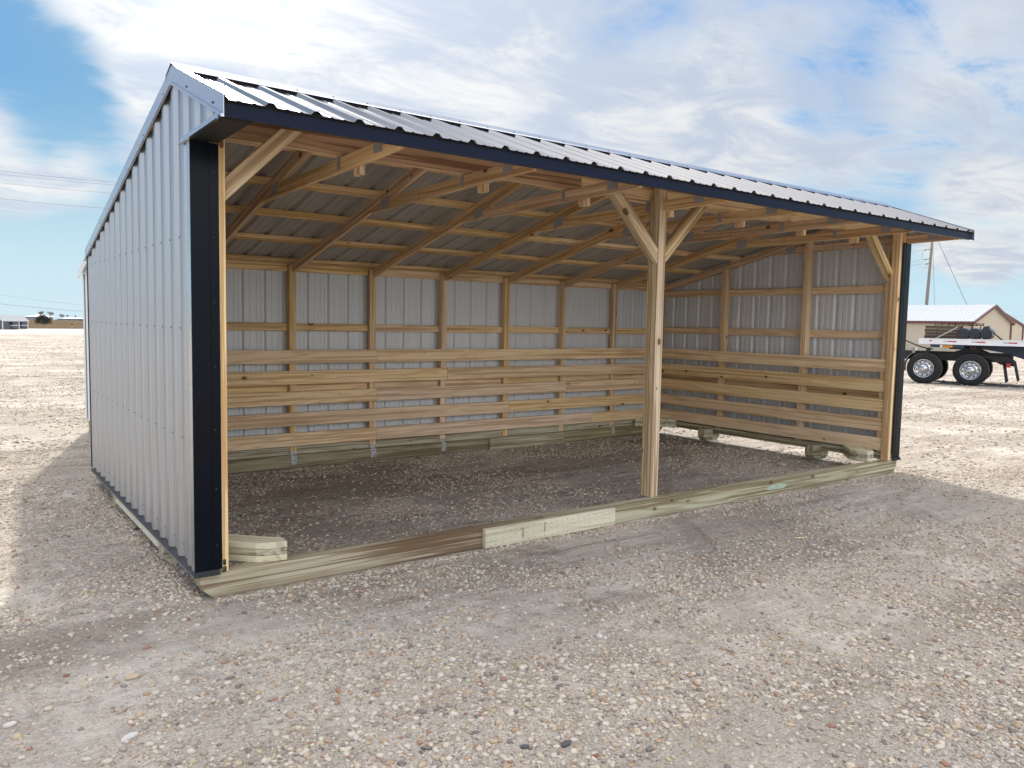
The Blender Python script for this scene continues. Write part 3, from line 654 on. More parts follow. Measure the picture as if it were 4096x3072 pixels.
# loose pebbles lying on the gravel: one mesh
def ico(sub):
    bm = bmesh.new(); bmesh.ops.create_icosphere(bm, subdivisions=sub, radius=1)
    V = np.array([v.co[:] for v in bm.verts]); F = np.array([[v.index for v in f.verts] for f in bm.faces]); bm.free(); return V, F
def pebbles(name, n, r0, r1, smin, smed, sub, fov=58, line=None):
    th = rng.uniform(-R(fov), R(fov), n*2)+math.atan2(FH.y, FH.x)
    rr = np.sqrt(rng.uniform(r0*r0, r1*r1, n*2)); x = CAMP.x+rr*np.cos(th); y = CAMP.y+rr*np.sin(th)
    keep = []
    for i in range(n*2):
        a, b_ = x[i], y[i]
        v = mnoise.fractal(Vector((a*.75, b_*.75, 3.1)), .8, 2.1, 4)*.5+.5
        v2 = mnoise.noise(Vector((a*3.1, b_*3.1, 9.)))*.5+.5
        pr = max(.10, min(1, (v*1.7+v2*.6-.85)*1.9))
        if rng.random() < pr: keep.append(i)
        if len(keep) >= n: break
    keep = np.array(keep); x, y = x[keep], y[keep]; n = len(keep)
    if line: x = np.concatenate([l[0]+(l[1]-l[0])*rng.random(l[4])+rng.normal(0, l[5], l[4])*(l[2] != l[3]) for l in line]); y = np.concatenate([l[2]+(l[3]-l[2])*rng.random(l[4])-np.abs(rng.normal(0, l[5], l[4]))*(l[2] == l[3]) for l in line]); n = len(x)
    inside = ((y > -.045) & (y < .16) & (x > 0.02) & (x < LX)) | ((y > 3.44) & (y < 3.62) & (x > 0) & (x < LX))
    x, y = x[~inside], y[~inside]; n = len(x)
    s = np.maximum(smin, np.exp(rng.normal(math.log(smed), .42, n))); s = np.minimum(s, max(.0165, smed*1.7))
    V, F = ico(sub); m = len(V)
    sx = s*rng.uniform(.9, 1.35, n); sy = s*rng.uniform(.65, 1., n); sz = s*rng.uniform(.38, .7, n)
    P = V[None]*np.stack([sx, sy, sz], 1)[:, None, :]*(1+rng.normal(0, .10, (n, m, 1)))
    tx = rng.normal(0, .22, n); c, d = np.cos(tx)[:, None], np.sin(tx)[:, None]
    X, Y, Z = P[..., 0], P[..., 1], P[..., 2]; Y, Z = c*Y-d*Z, d*Y+c*Z
    az = rng.uniform(0, 6.283, n); c, d = np.cos(az)[:, None], np.sin(az)[:, None]
    X, Y = c*X-d*Y, d*X+c*Y
    g0 = np.array([gz(a, b_) for a, b_ in zip(x, y)])
    co = np.stack([X+x[:, None], Y+y[:, None], Z+(sz*.30+g0)[:, None]], 2).reshape(-1, 3)
    fs = (F[None]+(np.arange(n)*m)[:, None, None]).reshape(-1, 3)
    me = bpy.data.meshes.new(name); me.vertices.add(len(co)); me.vertices.foreach_set('co', co.ravel())
    me.loops.add(fs.size); me.loops.foreach_set('vertex_index', fs.ravel().astype(np.int32))
    me.polygons.add(len(fs)); me.polygons.foreach_set('loop_start', np.arange(0, fs.size, 3, dtype=np.int32))
    me.polygons.foreach_set('use_smooth', [True]*len(fs))
    me.update(calc_edges=True); me.materials.append(M['pebble'])
    return me
for args in ((14000, 1.6, 5., .0050, .0088, 2), (52000, 1.6, 5.2, .0034, .0052, 1), (64000, 4.6, 10.5, .0055, .0082, 1, 52), (34000, 9.5, 24, .010, .0145, 1, 46), (24000, 22, 60, .014, .021, 1, 44)):
    put(bpy.data.objects.new('pebbles', pebbles('pebbles', *args)), kind='stuff')
put(bpy.data.objects.new('pebbles', pebbles('pebbles', 10, 1.6, 5., .004, .0075, 1, 58, [(.07, LX, -.047, -.047, 4200, .035), (-.06, -.02, .1, 3.5, 1500, .05), (.1, LX-.2, .20, .20, 1500, .02), (.1, LX-.2, 3.45, 3.45, 1500, .03)])), kind='stuff')
# individual stones
def stone(x, y, s, mat, label, rz=0, fl=(1, .6, .5)):
    V, F = ico(3); V = V*np.array(fl)*s
    V = [Vector(v)*(1+.22*mnoise.noise(Vector(v)*(1.6/s)+Vector((x*7, y*5, 0)))) for v in V]
    mesh('stone', V, [tuple(f) for f in F.tolist()], mat, None, Matrix.Translation((x, y, gz(x, y)+s*fl[2]*.55)) @ Matrix.Rotation(rz, 4, 'Z'), smooth=True, label=label, cat='stone')
M['st_dark'] = plain('dark_stone', (.09, .09, .095), .8, 0, .4, 60, .5); M['st_pale'] = plain('pale_stone', (.60, .58, .54), .85, 0, .2, 60, .4); M['st_brown'] = plain('brown_stone', (.26, .12, .075), .85, 0, .3, 60, .4); M['st_tan'] = plain('tan_stone', (.50, .40, .27), .85, 0, .25, 60, .4)
STONES = 1
def gp(px, py):                     # where a pixel of the photograph meets the flat yard
    d = FWD+(px-2048)/FPX*RT-(py-1536)/FPX*UP; k = -CAMP.z/d.z; return (CAMP.x+k*d.x, CAMP.y+k*d.y)
for px, py, s, mt, lb, rz, fl in (
    (2265, 2980, .026, 'st_dark', 'charcoal oblong stone in the foreground gravel, larger of the two dark ones', .3, (1, .45, .4)),
    (2100, 2992, .017, 'st_dark', 'small charcoal stone just left of the larger dark oblong stone', -.5, (1, .55, .5)),
    (2397, 2552, .018, 'st_pale', 'rounded cream stone sitting high on the gravel in front of the splice board', .6, (1, .9, .8)),
    (1810, 2645, .016, 'st_pale', 'round pale grey stone left of the mid foreground pebble heap', .2, (1, .9, .8)),
    (1738, 2640, .013, 'st_tan', 'small tan stone beside the round pale grey stone', .2, (1, .7, .6)),
    (2385, 3030, .014, 'st_brown', 'rust-brown stone near the bottom edge of the gravel', .2, (1, .7, .6)),
    (528, 2712, .030, 'st_tan', 'flat tan stone half buried in the gravel at left', .2, (1, .7, .35)),
    (520, 2955, .036, 'st_pale', 'long knobbly white stone lying at the lower left', .5, (1, .4, .35)),
    (560, 2865, .022, 'st_tan', 'mottled buff stone above the long knobbly white stone', 1., (1, .6, .5)),
    (40, 2905, .026, 'st_pale', 'pale stone near the left edge of the foreground', .2, (1, .5, .4)),
    (265, 2705, .014, 'st_brown', 'dark brown crumbly stone on the left gravel', .2, (1, .8, .4)),
    (752, 2481, .013, 'st_brown', 'reddish brown stone in front of the left end of the skid', .2, (1, .8, .7)),
    (2012, 2435, .015, 'st_pale', 'white stone under the front edge of the splice board', .2, (1, .8, .6)),
    (3685, 2088, .020, 'st_pale', 'bright white stone on the shaded gravel at right', .2, (1, .6, .5)),
    (545, 2120, .03, 'st_dark', 'grey flat stone in the shade beside the left wall', .2, (1, .5, .4))):
    x, y = gp(px, py); stone(x, y, s, mt, lb, rz, fl)
def splinter(px, py, ln, ang, label, mat='straw'):
    x, y = gp(px, py); board('wood_splinter', (x, y, .012), (x+ln*math.cos(ang), y+ln*math.sin(ang), .016), (0, 0, 1), .006, .014, mat, None, label=label, cat='wood scrap')
splinter(1410, 2019, .22, -.25, 'thin wood sliver lying on the gravel inside the shelter'); splinter(3180, 2158, .07, -.6, 'short pale splinter on the gravel outside the right half of the skid', 'pine')
splinter(2070, 2680, .05, .9, 'curved dry twig on the pebble heap in the foreground')
x, y = gp(3127, 1862); ld = MB().lathe([(.0, .012), (.042, .012), (.05, .008), (.052, .0)], (x, y, .012), 'z', 20); m_, nt_, b_ = newmat('clear_plastic'); b_.inputs['Transmission Weight'].default_value = .7; b_.inputs['Roughness'].default_value = .35; b_.inputs['Base Color'].default_value = (.8, .8, .8, 1); M['clear'] = m_
ld.build('plastic_lid', 'clear', None, smooth=True, label='frosted plastic lid lying on the gravel under the shelter', cat='lid')

# ------------------------------------------------------------------ background: right
def from_view(lat, dep, z=None):    # lateral / depth metres in the viewing frame -> world ground point
    h = Vector((FH.y, -FH.x, 0)); P = Vector((CAMP.x, CAMP.y, 0))+FH*dep+h*lat
    return Vector((P.x, P.y, gz(P.x, P.y) if z is None else z))
def gable_house(name, label, Cn, g, s, W_, D_, he, hr, wallm, roofm, trimm, rib=.3, group=None):
    """Cn near corner, g unit vector along the gable wall, s unit vector along the side wall"""
    zb = Cn.z-.1; root = empty(name, (Cn.x, Cn.y, zb), label, 'building', group)
    g = Vector((g[0], g[1], 0)).normalized(); s = Vector((s[0], s[1], 0)).normalized(); Z = Vector((0, 0, 1)); O = Vector((Cn.x, Cn.y, zb))
    MWr = MW[root.name]
    def P(a, b, c): return O+g*a+s*b+Z*c
    mb = MB(); A = [P(0, 0, 0), P(W_, 0, 0), P(W_, 0, he), P(W_/2, 0, hr), P(0, 0, he)]; B = [p+s*D_ for p in A]
    mb.add(A+B, [(0, 1, 2, 3, 4), (9, 8, 7, 6, 5), (0, 5, 6, 1), (0, 4, 9, 5), (1, 6, 7, 2)])
    # siding battens
    k = 0.
    while k < W_: zt = he+(hr-he)*(1-abs(k-W_/2)/(W_/2)); mb.add([P(k, -.02, 0), P(k+.05, -.02, 0), P(k+.05, -.02, zt-.05), P(k, -.02, zt-.05)], [(0, 1, 2, 3)]); k += .4
    k = 0.
    while k < D_: mb.add([P(-.02, k, 0), P(-.02, k+.05, 0), P(-.02, k+.05, he-.02), P(-.02, k, he-.02)], [(0, 1, 2, 3)]); k += .4
    mb.build('wall', wallm, root)
    sl = (hr-he)/(W_/2); ov = .25
    rf_ = MB()
    for sg in (0, 1):
        def Q(w, b, dz): a = w if sg == 0 else W_-w; return P(a, b, he+sl*w+dz)
        n = int(D_/rib)
        for t0, t1 in ((.03, .10),):
            V = [Q(-ov, -ov, t0), Q(W_/2, -ov, t0), Q(W_/2, D_+ov, t0), Q(-ov, D_+ov, t0), Q(-ov, -ov, t1), Q(W_/2, -ov, t1), Q(W_/2, D_+ov, t1), Q(-ov, D_+ov, t1)]
            rf_.add(V, [(0, 1, 2, 3), (4, 7, 6, 5), (0, 4, 5, 1), (2, 6, 7, 3), (0, 3, 7, 4)])
        for i in range(n):
            b0 = -ov+(D_+2*ov)*(i+.5)/n
            V = [Q(-ov, b0-.05, .1), Q(W_/2, b0-.05, .1), Q(W_/2, b0+.05, .1), Q(-ov, b0+.05, .1), Q(-ov, b0-.02, .155), Q(W_/2, b0-.02, .155), Q(W_/2, b0+.02, .155), Q(-ov, b0+.02, .155)]
            rf_.add(V, [(4, 7, 6, 5), (0, 4, 5, 1), (2, 6, 7, 3), (0, 3, 7, 4)])
    rf_.build('roof', roofm, root)
    tr = MB()
    def bar(p, q, up, w, t): # trim bar
        p = Vector(p); q = Vector(q); d = (q-p).normalized(); up = (up-d*up.dot(d)).normalized(); y = up.cross(d)
        V = [p+up*a*w/2+y*b*t/2 for a, b in ((-1, -1), (1, -1), (1, 1), (-1, 1))]; V += [v+(q-p) for v in V]
        tr.add(V, [(0, 1, 2, 3), (4, 7, 6, 5), (0, 4, 5, 1), (1, 5, 6, 2), (2, 6, 7, 3), (3, 7, 4, 0)])
    bar(P(-ov, -ov-.02, he-sl*ov), P(W_/2, -ov-.02, hr), Z, .24, .05); bar(P(W_+ov, -ov-.02, he-sl*ov), P(W_/2, -ov-.02, hr), Z, .24, .05)
    bar(P(-ov-.02, -ov, he-sl*ov), P(-ov-.02, D_+ov, he-sl*ov), Z, .24, .05); bar(P(W_+ov+.02, -ov, he-sl*ov), P(W_+ov+.02, D_+ov, he-sl*ov), Z, .24, .05)
    for a in (0, W_): bar(P(a, -.04, 0), P(a, -.04, he-.1), g, .28, .1)
    tr.build('trim', trimm, root)
    return root, P
C1 = from_view(39.8, 68.4)
h1, P1 = gable_house('storage_building', 'tan building with white ribbed metal roof and brown trim behind the flatbed trailer', C1, (FH.y*6.9+FH.x*5.6, -FH.x*6.9+FH.y*5.6), (FH.y*-3.1+FH.x*4.6, FH.x*3.1+FH.y*4.6), 8.9, 13, 2.75, 4.25, 'tan', 'whiteroof', 'brown')
C2 = from_view(55, 85)
h2, P2 = gable_house('storage_building', 'tan building with dark brown metal roof at the right edge, beyond the white-roofed one', C2, (FH.y*-4.3+FH.x*-2.8, FH.x*4.3+FH.y*-2.8), (FH.y*2.8+FH.x*4.3*-1*-1, -FH.x*2.8+FH.y*4.3), 10.2, 14, 2.75, 4.15, 'tan', 'brownroof', 'brown')
# truck + trailer: local frame, X to the right along the trailer, Y away, origin under the second axle
TO = Vector((23.76, 6.45, -.075)); TU = Vector((.34, -.94, 0)).normalized(); TV = Vector((.94, .34, 0)).normalized()
TM = Matrix.Translation(TO) @ Matrix((TU, Vector((0, 0, 1)).cross(TU), Vector((0, 0, 1)))).transposed().to_4x4()
trk = bpy.data.objects.new('semi_truck', None); put(trk, None, TM, 'rear axles of a black semi truck with polished wheels standing under the flatbed trailer', 'truck')
def wheel(parent, x, y, r=.47, w=.27, chrome=True, out=-1):
    tz = r
    q = MB().lathe([(r*.58, 0), (r*.62, -.012), (r*.93, -.012), (r*.985, .015), (r, .05), (r, w-.05), (r*.985, w-.015), (r*.93, w), (r*.6, w)], (x, y, tz), 'y', 40)
    ty = q.build('tyre', 'rubber', parent, TM, smooth=True)
    tr_ = MB()
    for k in range(56):
        a = 2*math.pi*k/56
        for dy in (.035, .10, .17):
            p = Vector((math.cos(a), 0, math.sin(a))); tn = Vector((-math.sin(a), 0, math.cos(a))); c = Vector((x, y+dy+(.0 if k % 2 else .012), tz))+p*(r-.002)
            V = [c+tn*(s1*.017)+Vector((0, s2, 0))+p*s3 for s3 in (0, .012) for s1, s2 in ((-1, 0), (1, 0), (1, .055), (-1, .055))]
            tr_.add(V, [(4, 5, 6, 7), (0, 4, 7, 3), (1, 2, 6, 5), (0, 1, 5, 4), (3, 7, 6, 2)])
    tr_.build('tread', 'dustrubber', ty, TM)
    if chrome:
        rm = MB().lathe([(r*.60, .0), (r*.60, -.02), (r*.57, -.022), (r*.54, .02), (r*.50, .05), (r*.36, .058), (r*.31, .03), (r*.27, .02), (r*.26, -.02), (r*.20, -.05), (r*.10, -.072), (.001, -.08)], (x, y, tz), 'y', 40)
        rim = rm.build('rim', 'chrome', ty, TM, smooth=True)
        hl = MB()
        for k in range(10):
            a = 2*math.pi*(k+.3)/10; hl.lathe([(.001, .0), (.024, .0), (.024, .01)], (x+r*.435*math.cos(a), y+.052, tz+r*.435*math.sin(a)), 'y', 12)
        hl.build('hand_holes', 'foam_shade', rim, TM)
        lg = MB()
        for k in range(10):
            a = 2*math.pi*k/10; lg.lathe([(.014, .03), (.014, -.012), (.001, -.018)], (x+r*.305*math.cos(a), y, tz+r*.305*math.sin(a)), 'y', 8)
        lg.build('lug_nuts', 'chrome', rim, TM, smooth=True)
for x in (-1.25, 0):
    wheel(trk, x, 0)
    wheel(trk, x, .30, chrome=False); wheel(trk, x, 1.75, chrome=False); wheel(trk, x, 2.05, chrome=False)
MB().box(-6.5, 1.02, .55, .63, .72, .98).box(-6.5, 1.02, 1.45, 1.53, .72, .98).box(.95, 1.03, .5, 1.6, .70, .97).box(-1.4, -1.1, .3, 1.9, .38, .62).box(-.15, .15, .3, 1.9, .38, .62).build('chassis', 'darksteel', trk, TM)
MB().prism([(-.55, .98), (.40, .98), (.18, 1.08), (-.30, 1.08)], .45, 1.6, 'y').box(-.62, .22, .35, 1.7, 1.082, 1.115).build('fifth_wheel', 'darksteel', trk, TM)
MB().prism([(.15, .92), (.92, .90), (1.10, .80), (1.10, .62), (.75, .66), (.5, .8)], .35, .42, 'y').build('rear_bracket', 'darksteel', trk, TM)
for x0, y0, b in ((.80, .06, .10), (1.04, .95, .13)):
    MB().add([(x0, y0, .75), (x0+.05, y0+.55, .75), (x0+.05+b, y0+.55, .17), (x0+b, y0, .14), (x0+.012, y0, .75), (x0+.062, y0+.55, .75), (x0+.062+b, y0+.55, .17), (x0+.012+b, y0, .14)], [(0, 1, 2, 3), (4, 7, 6, 5), (0, 3, 7, 4), (1, 5, 6, 2), (3, 2, 6, 7), (0, 4, 5, 1)]).build('mud_flap', 'rubber', trk, TM)
MB().box(.90, 1.0, .02, .30, .60, .72).build('tail_light', 'red', trk, TM)
# quarter fenders with their struts
for x in (-1.62, -1.24):
    q = MB()
    for k in range(6):
        a0 = R(125+k*11-(0 if x < -1.5 else 10)); a1 = R(125+(k+1)*11-(0 if x < -1.5 else 10)); rr = .56; cx = -1.25 if x < -1.5 else -.98
        q.add([(cx+rr*math.cos(a), y, .47+rr*math.sin(a)) for a in (a0, a1) for y in (.0, .55)]+[(cx+(rr+.015)*math.cos(a), y, .47+(rr+.015)*math.sin(a)) for a in (a0, a1) for y in (.0, .55)], [(0, 1, 3, 2), (4, 6, 7, 5), (0, 2, 6, 4), (1, 5, 7, 3)])
    q.box(x+.02, x+.10, .1, .5, .93, 1.10); q.build('quarter_fender', ['darksteel'], trk, TM) if x > -1.5 else q.build('quarter_fender', ['chrome'], trk, TM)
q = MB(); pts = [Vector((-1.95+.08*i, .5, 1.36-.30*math.sin(min(i, 11)/11*1.45)-.0*i)) for i in range(12)]; q.tube(pts, .02, 6); q.build('air_hose', 'darksteel', trk, TM)
trl = bpy.data.objects.new('flatbed_trailer', None); put(trl, None, TM, 'flatbed trailer with white side rail, red and grey reflectors and dark blue frame', 'trailer')
MB().box(-1.42, 9, -.06, -.02, 1.235, 1.385).box(-1.42, 9, -.075, -.02, 1.385, 1.40).box(-1.42, 9, -.075, -.02, 1.225, 1.237).box(-1.42, -1.38, -.02, 2.45, 1.235, 1.385).box(-1.42, 9, 2.45, 2.49, 1.235, 1.39).build('side_rail', 'whitealu', trl, TM)
MB().box(-1.38, 9, -.02, 2.45, 1.33, 1.38).build('deck', 'oldwood', trl, TM)
MB().prism([(-1.12, 1.225), (-1.12, 1.19), (-.95, 1.12), (-.2, 1.11), (.25, 1.10), (.75, 1.02), (1.5, .78), (2.2, .60), (9, .60), (9, 1.225)], .55, .62, 'y').prism([(-1.12, 1.225), (-1.12, 1.19), (-.95, 1.12), (-.2, 1.11), (.25, 1.10), (.75, 1.02), (1.5, .78), (2.2, .60), (9, .60), (9, 1.225)], 1.7, 1.77, 'y').box(-1.1, -.2, .0, .5, 1.13, 1.22).build('frame', 'bluesteel', trl, TM)
for i, x in enumerate((-.62, .12, .92, 1.75, 2.6)):
    MB().box(x, x+.22, -.064, -.0605, 1.30, 1.335).build('red_reflector', 'red', trl, TM); MB().box(x-.13, x-.005, -.064, -.0605, 1.30, 1.335).build('grey_reflector', 'grey', trl, TM)
MB().box(-1.13, -1.06, -.064, -.0605, 1.31, 1.345).build('red_reflector', 'red', trl, TM)
MB().box(-.76, -.50, .0-.012, -.001, 1.135, 1.205).build('marker_lamp', 'amber', trl, TM); MB().box(-.84, -.77, -.012, -.001, 1.135, 1.21).build('lamp_bracket', 'white', trl, TM)
q = MB().box(-.02, .10, -.05, -.035, 1.10, 1.12).box(-.02, .0, -.05, -.035, 1.10, 1.22).box(.08, .10, -.05, -.035, 1.10, 1.22); q.build('strap_winch', 'rust', trl, TM)
MB().box(1.60, 1.68, .1, .18, .22, 1.2).box(1.50, 1.78, .02, .26, .10, .13).box(1.61, 1.67, .11, .17, .12, .25).build('landing_leg', 'darksteel', trl, TM)
def tthing(name, mb, mat, label, cat, group=None, smooth=False):
    return mb.build(name, mat, None, TM, smooth=smooth, label=label, cat=cat, group=group)
q = MB()
for j in range(4):
    for i in range(5): q.box(-1.30+.02*(j % 2), -.35+.03*(i % 2), .15+i*.2, .33+i*.2, 1.402+j*.098, 1.492+j*.098)
tthing('timber_stack', q, 'oldwood', 'stack of weathered timbers at the left end of the trailer deck', 'timber')
for i, (x, lab) in enumerate(((-.26, 'dark rolled tarp on the trailer, nearest the timber stack'), (.04, 'dark rolled tarp on the trailer, middle one of three'), (.33, 'dark rolled tarp on the trailer with a folded flap, farthest right of three'))):
    q = MB(); r0 = .165; cx, cz = x, 1.40+r0
    V = []; F = []; n = 26
    for s in range(7):
        y = .12+s*.3
        for k in range(n):
            a = 2*math.pi*k/n; rr = r0*(1+.07*mnoise.noise(Vector((math.cos(a)*2, math.sin(a)*2, s*1.3+i*5))))
            V.append((cx+rr*math.cos(a), y, cz+rr*math.sin(a)*.98))
    for s in range(6): F += [(s*n+k, s*n+(k+1) % n, (s+1)*n+(k+1) % n, (s+1)*n+k) for k in range(n)]
    F += [tuple(range(n)), tuple(6*n+k for k in range(n))[::-1]]; q.add(V, F)
    # spiral end
    sp = [Vector((cx+(.02+.0105*t)*math.cos(t*.9+i), .105, cz+(.02+.0105*t)*math.sin(t*.9+i))) for t in np.linspace(0, 12.5, 70)]; q.tube(sp, .008, 5)
    if i == 2: q.add([(cx-.12, .1, cz+.10), (cx+.10, .1, cz+.13), (cx+.06, .1, cz+.24), (cx-.06, .1, cz+.22), (cx-.12, .9, cz+.10), (cx+.10, .9, cz+.13), (cx+.06, .9, cz+.24), (cx-.06, .9, cz+.22)], [(0, 1, 2, 3), (0, 4, 5, 1), (1, 5, 6, 2), (2, 6, 7, 3), (3, 7, 4, 0)])
    tthing('rolled_tarp', q, 'tarp', lab, 'tarp', 'rolled tarps on the trailer')
q = MB().prism([(-1.02, 1.395), (-.95, 1.395), (-.40, 1.74), (-.42, 1.77)], .06, .11, 'y'); q.build('tie_strap', 'strap', None, TM, label='pale webbing strap slanting over the cargo on the trailer', cat='strap')
q = MB().prism([(.50, 1.60), (.52, 1.63), (.78, 1.40), (.72, 1.40)], .06, .11, 'y'); q.build('tie_strap', 'darksteel', None, TM, label='dark strap end running down from the right tarp roll', cat='strap')
q = MB()
for z in (1.81, 1.86): q.box(-1.12, .22, 1.0, 1.03, z, z+.02)
for x in np.linspace(-1.12, .2, 8): q.box(x, x+.02, 1.0, 1.03, 1.79, 1.88)
for k in range(30): q.box(-.72+k*.03, -.70+k*.03, .98, 1.02, 1.83+.02*math.sin(k*1.3), 1.86+.02*math.sin(k*1.3))
for x in (-1.05, .12): q.box(x, x+.03, 1.0, 1.03, 1.40, 1.80)
tthing('steel_rack', q, 'rust', 'low rusty red steel rack behind the timber stack on the trailer', 'rack')
q = MB()
for j in range(5): q.box(1.47, 1.95, -.02, .2, .50+j*.043, .54+j*.043)
tthing('wood_block_bundle', q, 'pine', 'small strapped bundle of pine boards hanging at the trailer landing leg', 'lumber')

# utility pole
PB = Vector((80.34, 35.97, -.35)); h_ = Vector((FH.y, -FH.x, 0))
up_ = empty('utility_pole', PB, 'tall grey wooden utility pole with guy wires behind the tan building', 'utility pole')
MB().tube([PB+Vector((0, 0, -.3)), PB+h_*.35+Vector((0, 0, 12.1))], [.19, .12], 12).build('pole_shaft', 'pole', up_, smooth=True)
q = MB()
for dz, dx in ((10.1, -.55), (9.15, -.45), (8.7, -.3)): q.tube([PB+h_*.3+Vector((0, 0, dz)), PB+h_*(.3+dx)+Vector((0, 0, dz-.05))], .035, 6); q.tube([PB+h_*(.3+dx)+Vector((0, 0, dz-.05)), PB+h_*(dx+.1)+Vector((0, 0, dz-.12))], .06, 6)
q.tube([PB+h_*-.55+Vector((0, 0, 10.0)), PB+h_*-.6+Vector((0, 0, 9.4)), PB+h_*-.5+Vector((0, 0, 8.75))], .012, 5)
q.build('insulators', 'wire', up_)
for e, z0 in ((1.35, 11.2), (6.7, 12.0)): MB().tube([PB+h_*.36+Vector((0, 0, z0)), PB+h_*e+Vector((0, 0, -.1))], .016 if e < 3 else .024, 5).build('guy_wire', 'wire', up_)
for i, (dz, dd) in enumerate(((10.05, 2.2), (9.05, .9), (8.6, .2))):
    MB().tube([PB+h_*(-.6)+Vector((0, 0, dz)), PB+h_*(-9)+FH*14+Vector((0, 0, dz-dd-1.1))], .011, 5).build('power_line', 'wire', None, label=('upper', 'middle', 'lower')[i]+' thin line leaving the wooden utility pole to the left', cat='cable')

# ------------------------------------------------------------------ background: left
def pdir(px, py): return (FWD+(px-2048)/FPX*RT-(py-1536)/FPX*UP)
def pt(px, py, dep): return CAMP+pdir(px, py)*dep
for i, (x0, y0, x1, y1, lb, rr) in enumerate(((-60, 676, 560, 735, 'highest overhead line crossing the sky at left', .016), (-60, 689, 560, 746, 'second highest overhead line, just under the top one', .012), (-60, 724, 560, 779, 'third overhead line from the top at left', .014), (-60, 787, 560, 842, 'fourth overhead line from the top at left', .016), (-60, 1208, 460, 1252, 'low overhead line just above the far field', .016), (-60, 1170, 460, 1231, 'faint low overhead line above the lowest one', .008))):
    a = pt(x0, y0, 58); b_ = pt(x1, y1, 66)
    pts = [a+(b_-a)*k/10-Vector((0, 0, .25*4*(k/10)*(1-k/10)*.4)) for k in range(11)]
    a2 = a+(a-b_)*3; MB().tube([a2]+pts, rr*.62, 5).build('power_line', 'wire', None, label=lb, cat='cable', group='overhead lines at left')
# small coops
def coop(Cx, Cy, label):
    z0 = gz(Cx, Cy); root = empty('chicken_coop', (Cx, Cy, z0), label, 'coop', 'small grey coops')
    O = Vector((Cx, Cy, z0)); g = (-h_*.93+FH*.35).normalized(); s = (h_*.40+FH*.92).normalized(); Z = Vector((0, 0, 1))
    def P(a, b, c): return O+g*a+s*b+Z*c
    def bxp(mb, a0, a1, b0, b1, c0, c1):
        V = [P(a, b, c) for c in (c0, c1) for b in (b0, b1) for a in (a0, a1)]; mb.add(V, [(0, 2, 3, 1), (4, 5, 7, 6), (0, 1, 5, 4), (2, 6, 7, 3), (0, 4, 6, 2), (1, 3, 7, 5)])
    W_, D_ = 1.9, 1.9
    m1 = MB(); A = [P(0, 0, .05), P(W_, 0, .05), P(W_, 0, 1.), P(W_/2, 0, 1.45), P(0, 0, 1.)]; B = [p+s*D_ for p in A]
    m1.add(A+B, [(0, 1, 2, 3, 4), (9, 8, 7, 6, 5), (0, 5, 6, 1), (0, 4, 9, 5), (1, 6, 7, 2)]); m1.build('wall', 'coop', root)
    m2 = MB()
    for sg in (0, 1):
        def Q(w, b, dz): a = w if sg == 0 else W_-w; return P(a, b, 1.+.6*w+dz)
        V = [Q(-.15, -.15, .01), Q(W_/2, -.15, .01), Q(W_/2, D_+.15, .01), Q(-.15, D_+.15, .01), Q(-.15, -.15, .05), Q(W_/2, -.15, .05), Q(W_/2, D_+.15, .05), Q(-.15, D_+.15, .05)]
        m2.add(V, [(0, 1, 2, 3), (4, 7, 6, 5), (0, 4, 5, 1), (2, 6, 7, 3), (0, 3, 7, 4)])
    m2.build('roof', 'cooproof', root)
    m3 = MB()
    for a, b in ((0, 0), (W_, 0), (0, D_)): bxp(m3, a-.035, a+.035, b-.035, b+.035, .05, .99)
    m3.build('corner_trim', 'white', root)
    m4 = MB(); bxp(m4, .45, 1.05, -.03, -.005, .12, .9); m4.build('door', 'coop', root)
    m5 = MB(); bxp(m5, -.02, -.005, .75, 1.15, .60, .85); m5.build('window', 'foam_shade', root)
    m6 = MB(); bxp(m6, -.35, 0, .9, 1.6, .45, .50); m6.build('nest_box_flap', 'white', root); m7 = MB(); bxp(m7, -.3, 0, .95, 1.55, .2, .45); m7.build('nest_box', 'coop', root)
coop(4.63, 101.1, 'small grey coop with white roof at the left edge of the picture'); coop(5.72, 104.2, 'small grey coop with white roof, right one of the pair')
# far barns, sign, marker
def barn(x, y, w, d, he, hr, label, wm='barngrey', rm='barnroof'):
    z0 = gz(x, y); root = empty('far_barn', (x, y, z0), label, 'building'); O = Vector((x, y, z0)); Z = Vector((0, 0, 1))
    def P(a, b, c): return O+h_*a+FH*b+Z*c
    MB().add([P(0, 0, -1), P(w, 0, -1), P(w, 0, he), P(0, 0, he), P(0, d, -1), P(w, d, -1), P(w, d, he), P(0, d, he)], [(0, 1, 2, 3), (4, 7, 6, 5), (0, 3, 7, 4), (1, 5, 6, 2)]).build('wall', wm, root)
    MB().add([P(-.4, -.4, he), P(w+.4, -.4, he), P(w*.62, d*.5, hr), P(w*.5, d*.5, hr), P(-.4, d+.4, he), P(w+.4, d+.4, he), P(-.4, -.4, he-.25), P(w+.4, -.4, he-.25), P(w+.4, d+.4, he-.25), P(-.4, d+.4, he-.25)], [(0, 1, 2, 3), (5, 4, 3, 2), (1, 5, 2), (4, 0, 3), (6, 7, 1, 0), (7, 8, 5, 1), (9, 6, 0, 4)]).build('roof', rm, root)
barn(37.6, 519, 9.6, 12, 1.5, 2.75, 'far grey building with pale roof left of the dark bush')
barn(44.6, 430, 9.5, 10, .95, 1.5, 'long low far building with white roof right of the bare trees')
barn(56, 432, 14., 12, 1.1, 2.4, 'farther grey hall with pale gabled roof above the long low one')
P0 = pt(269, 1262, 440); sg = empty('billboard', P0-Vector((0, 0, 3)), 'small blue-grey billboard on the far horizon', 'sign')
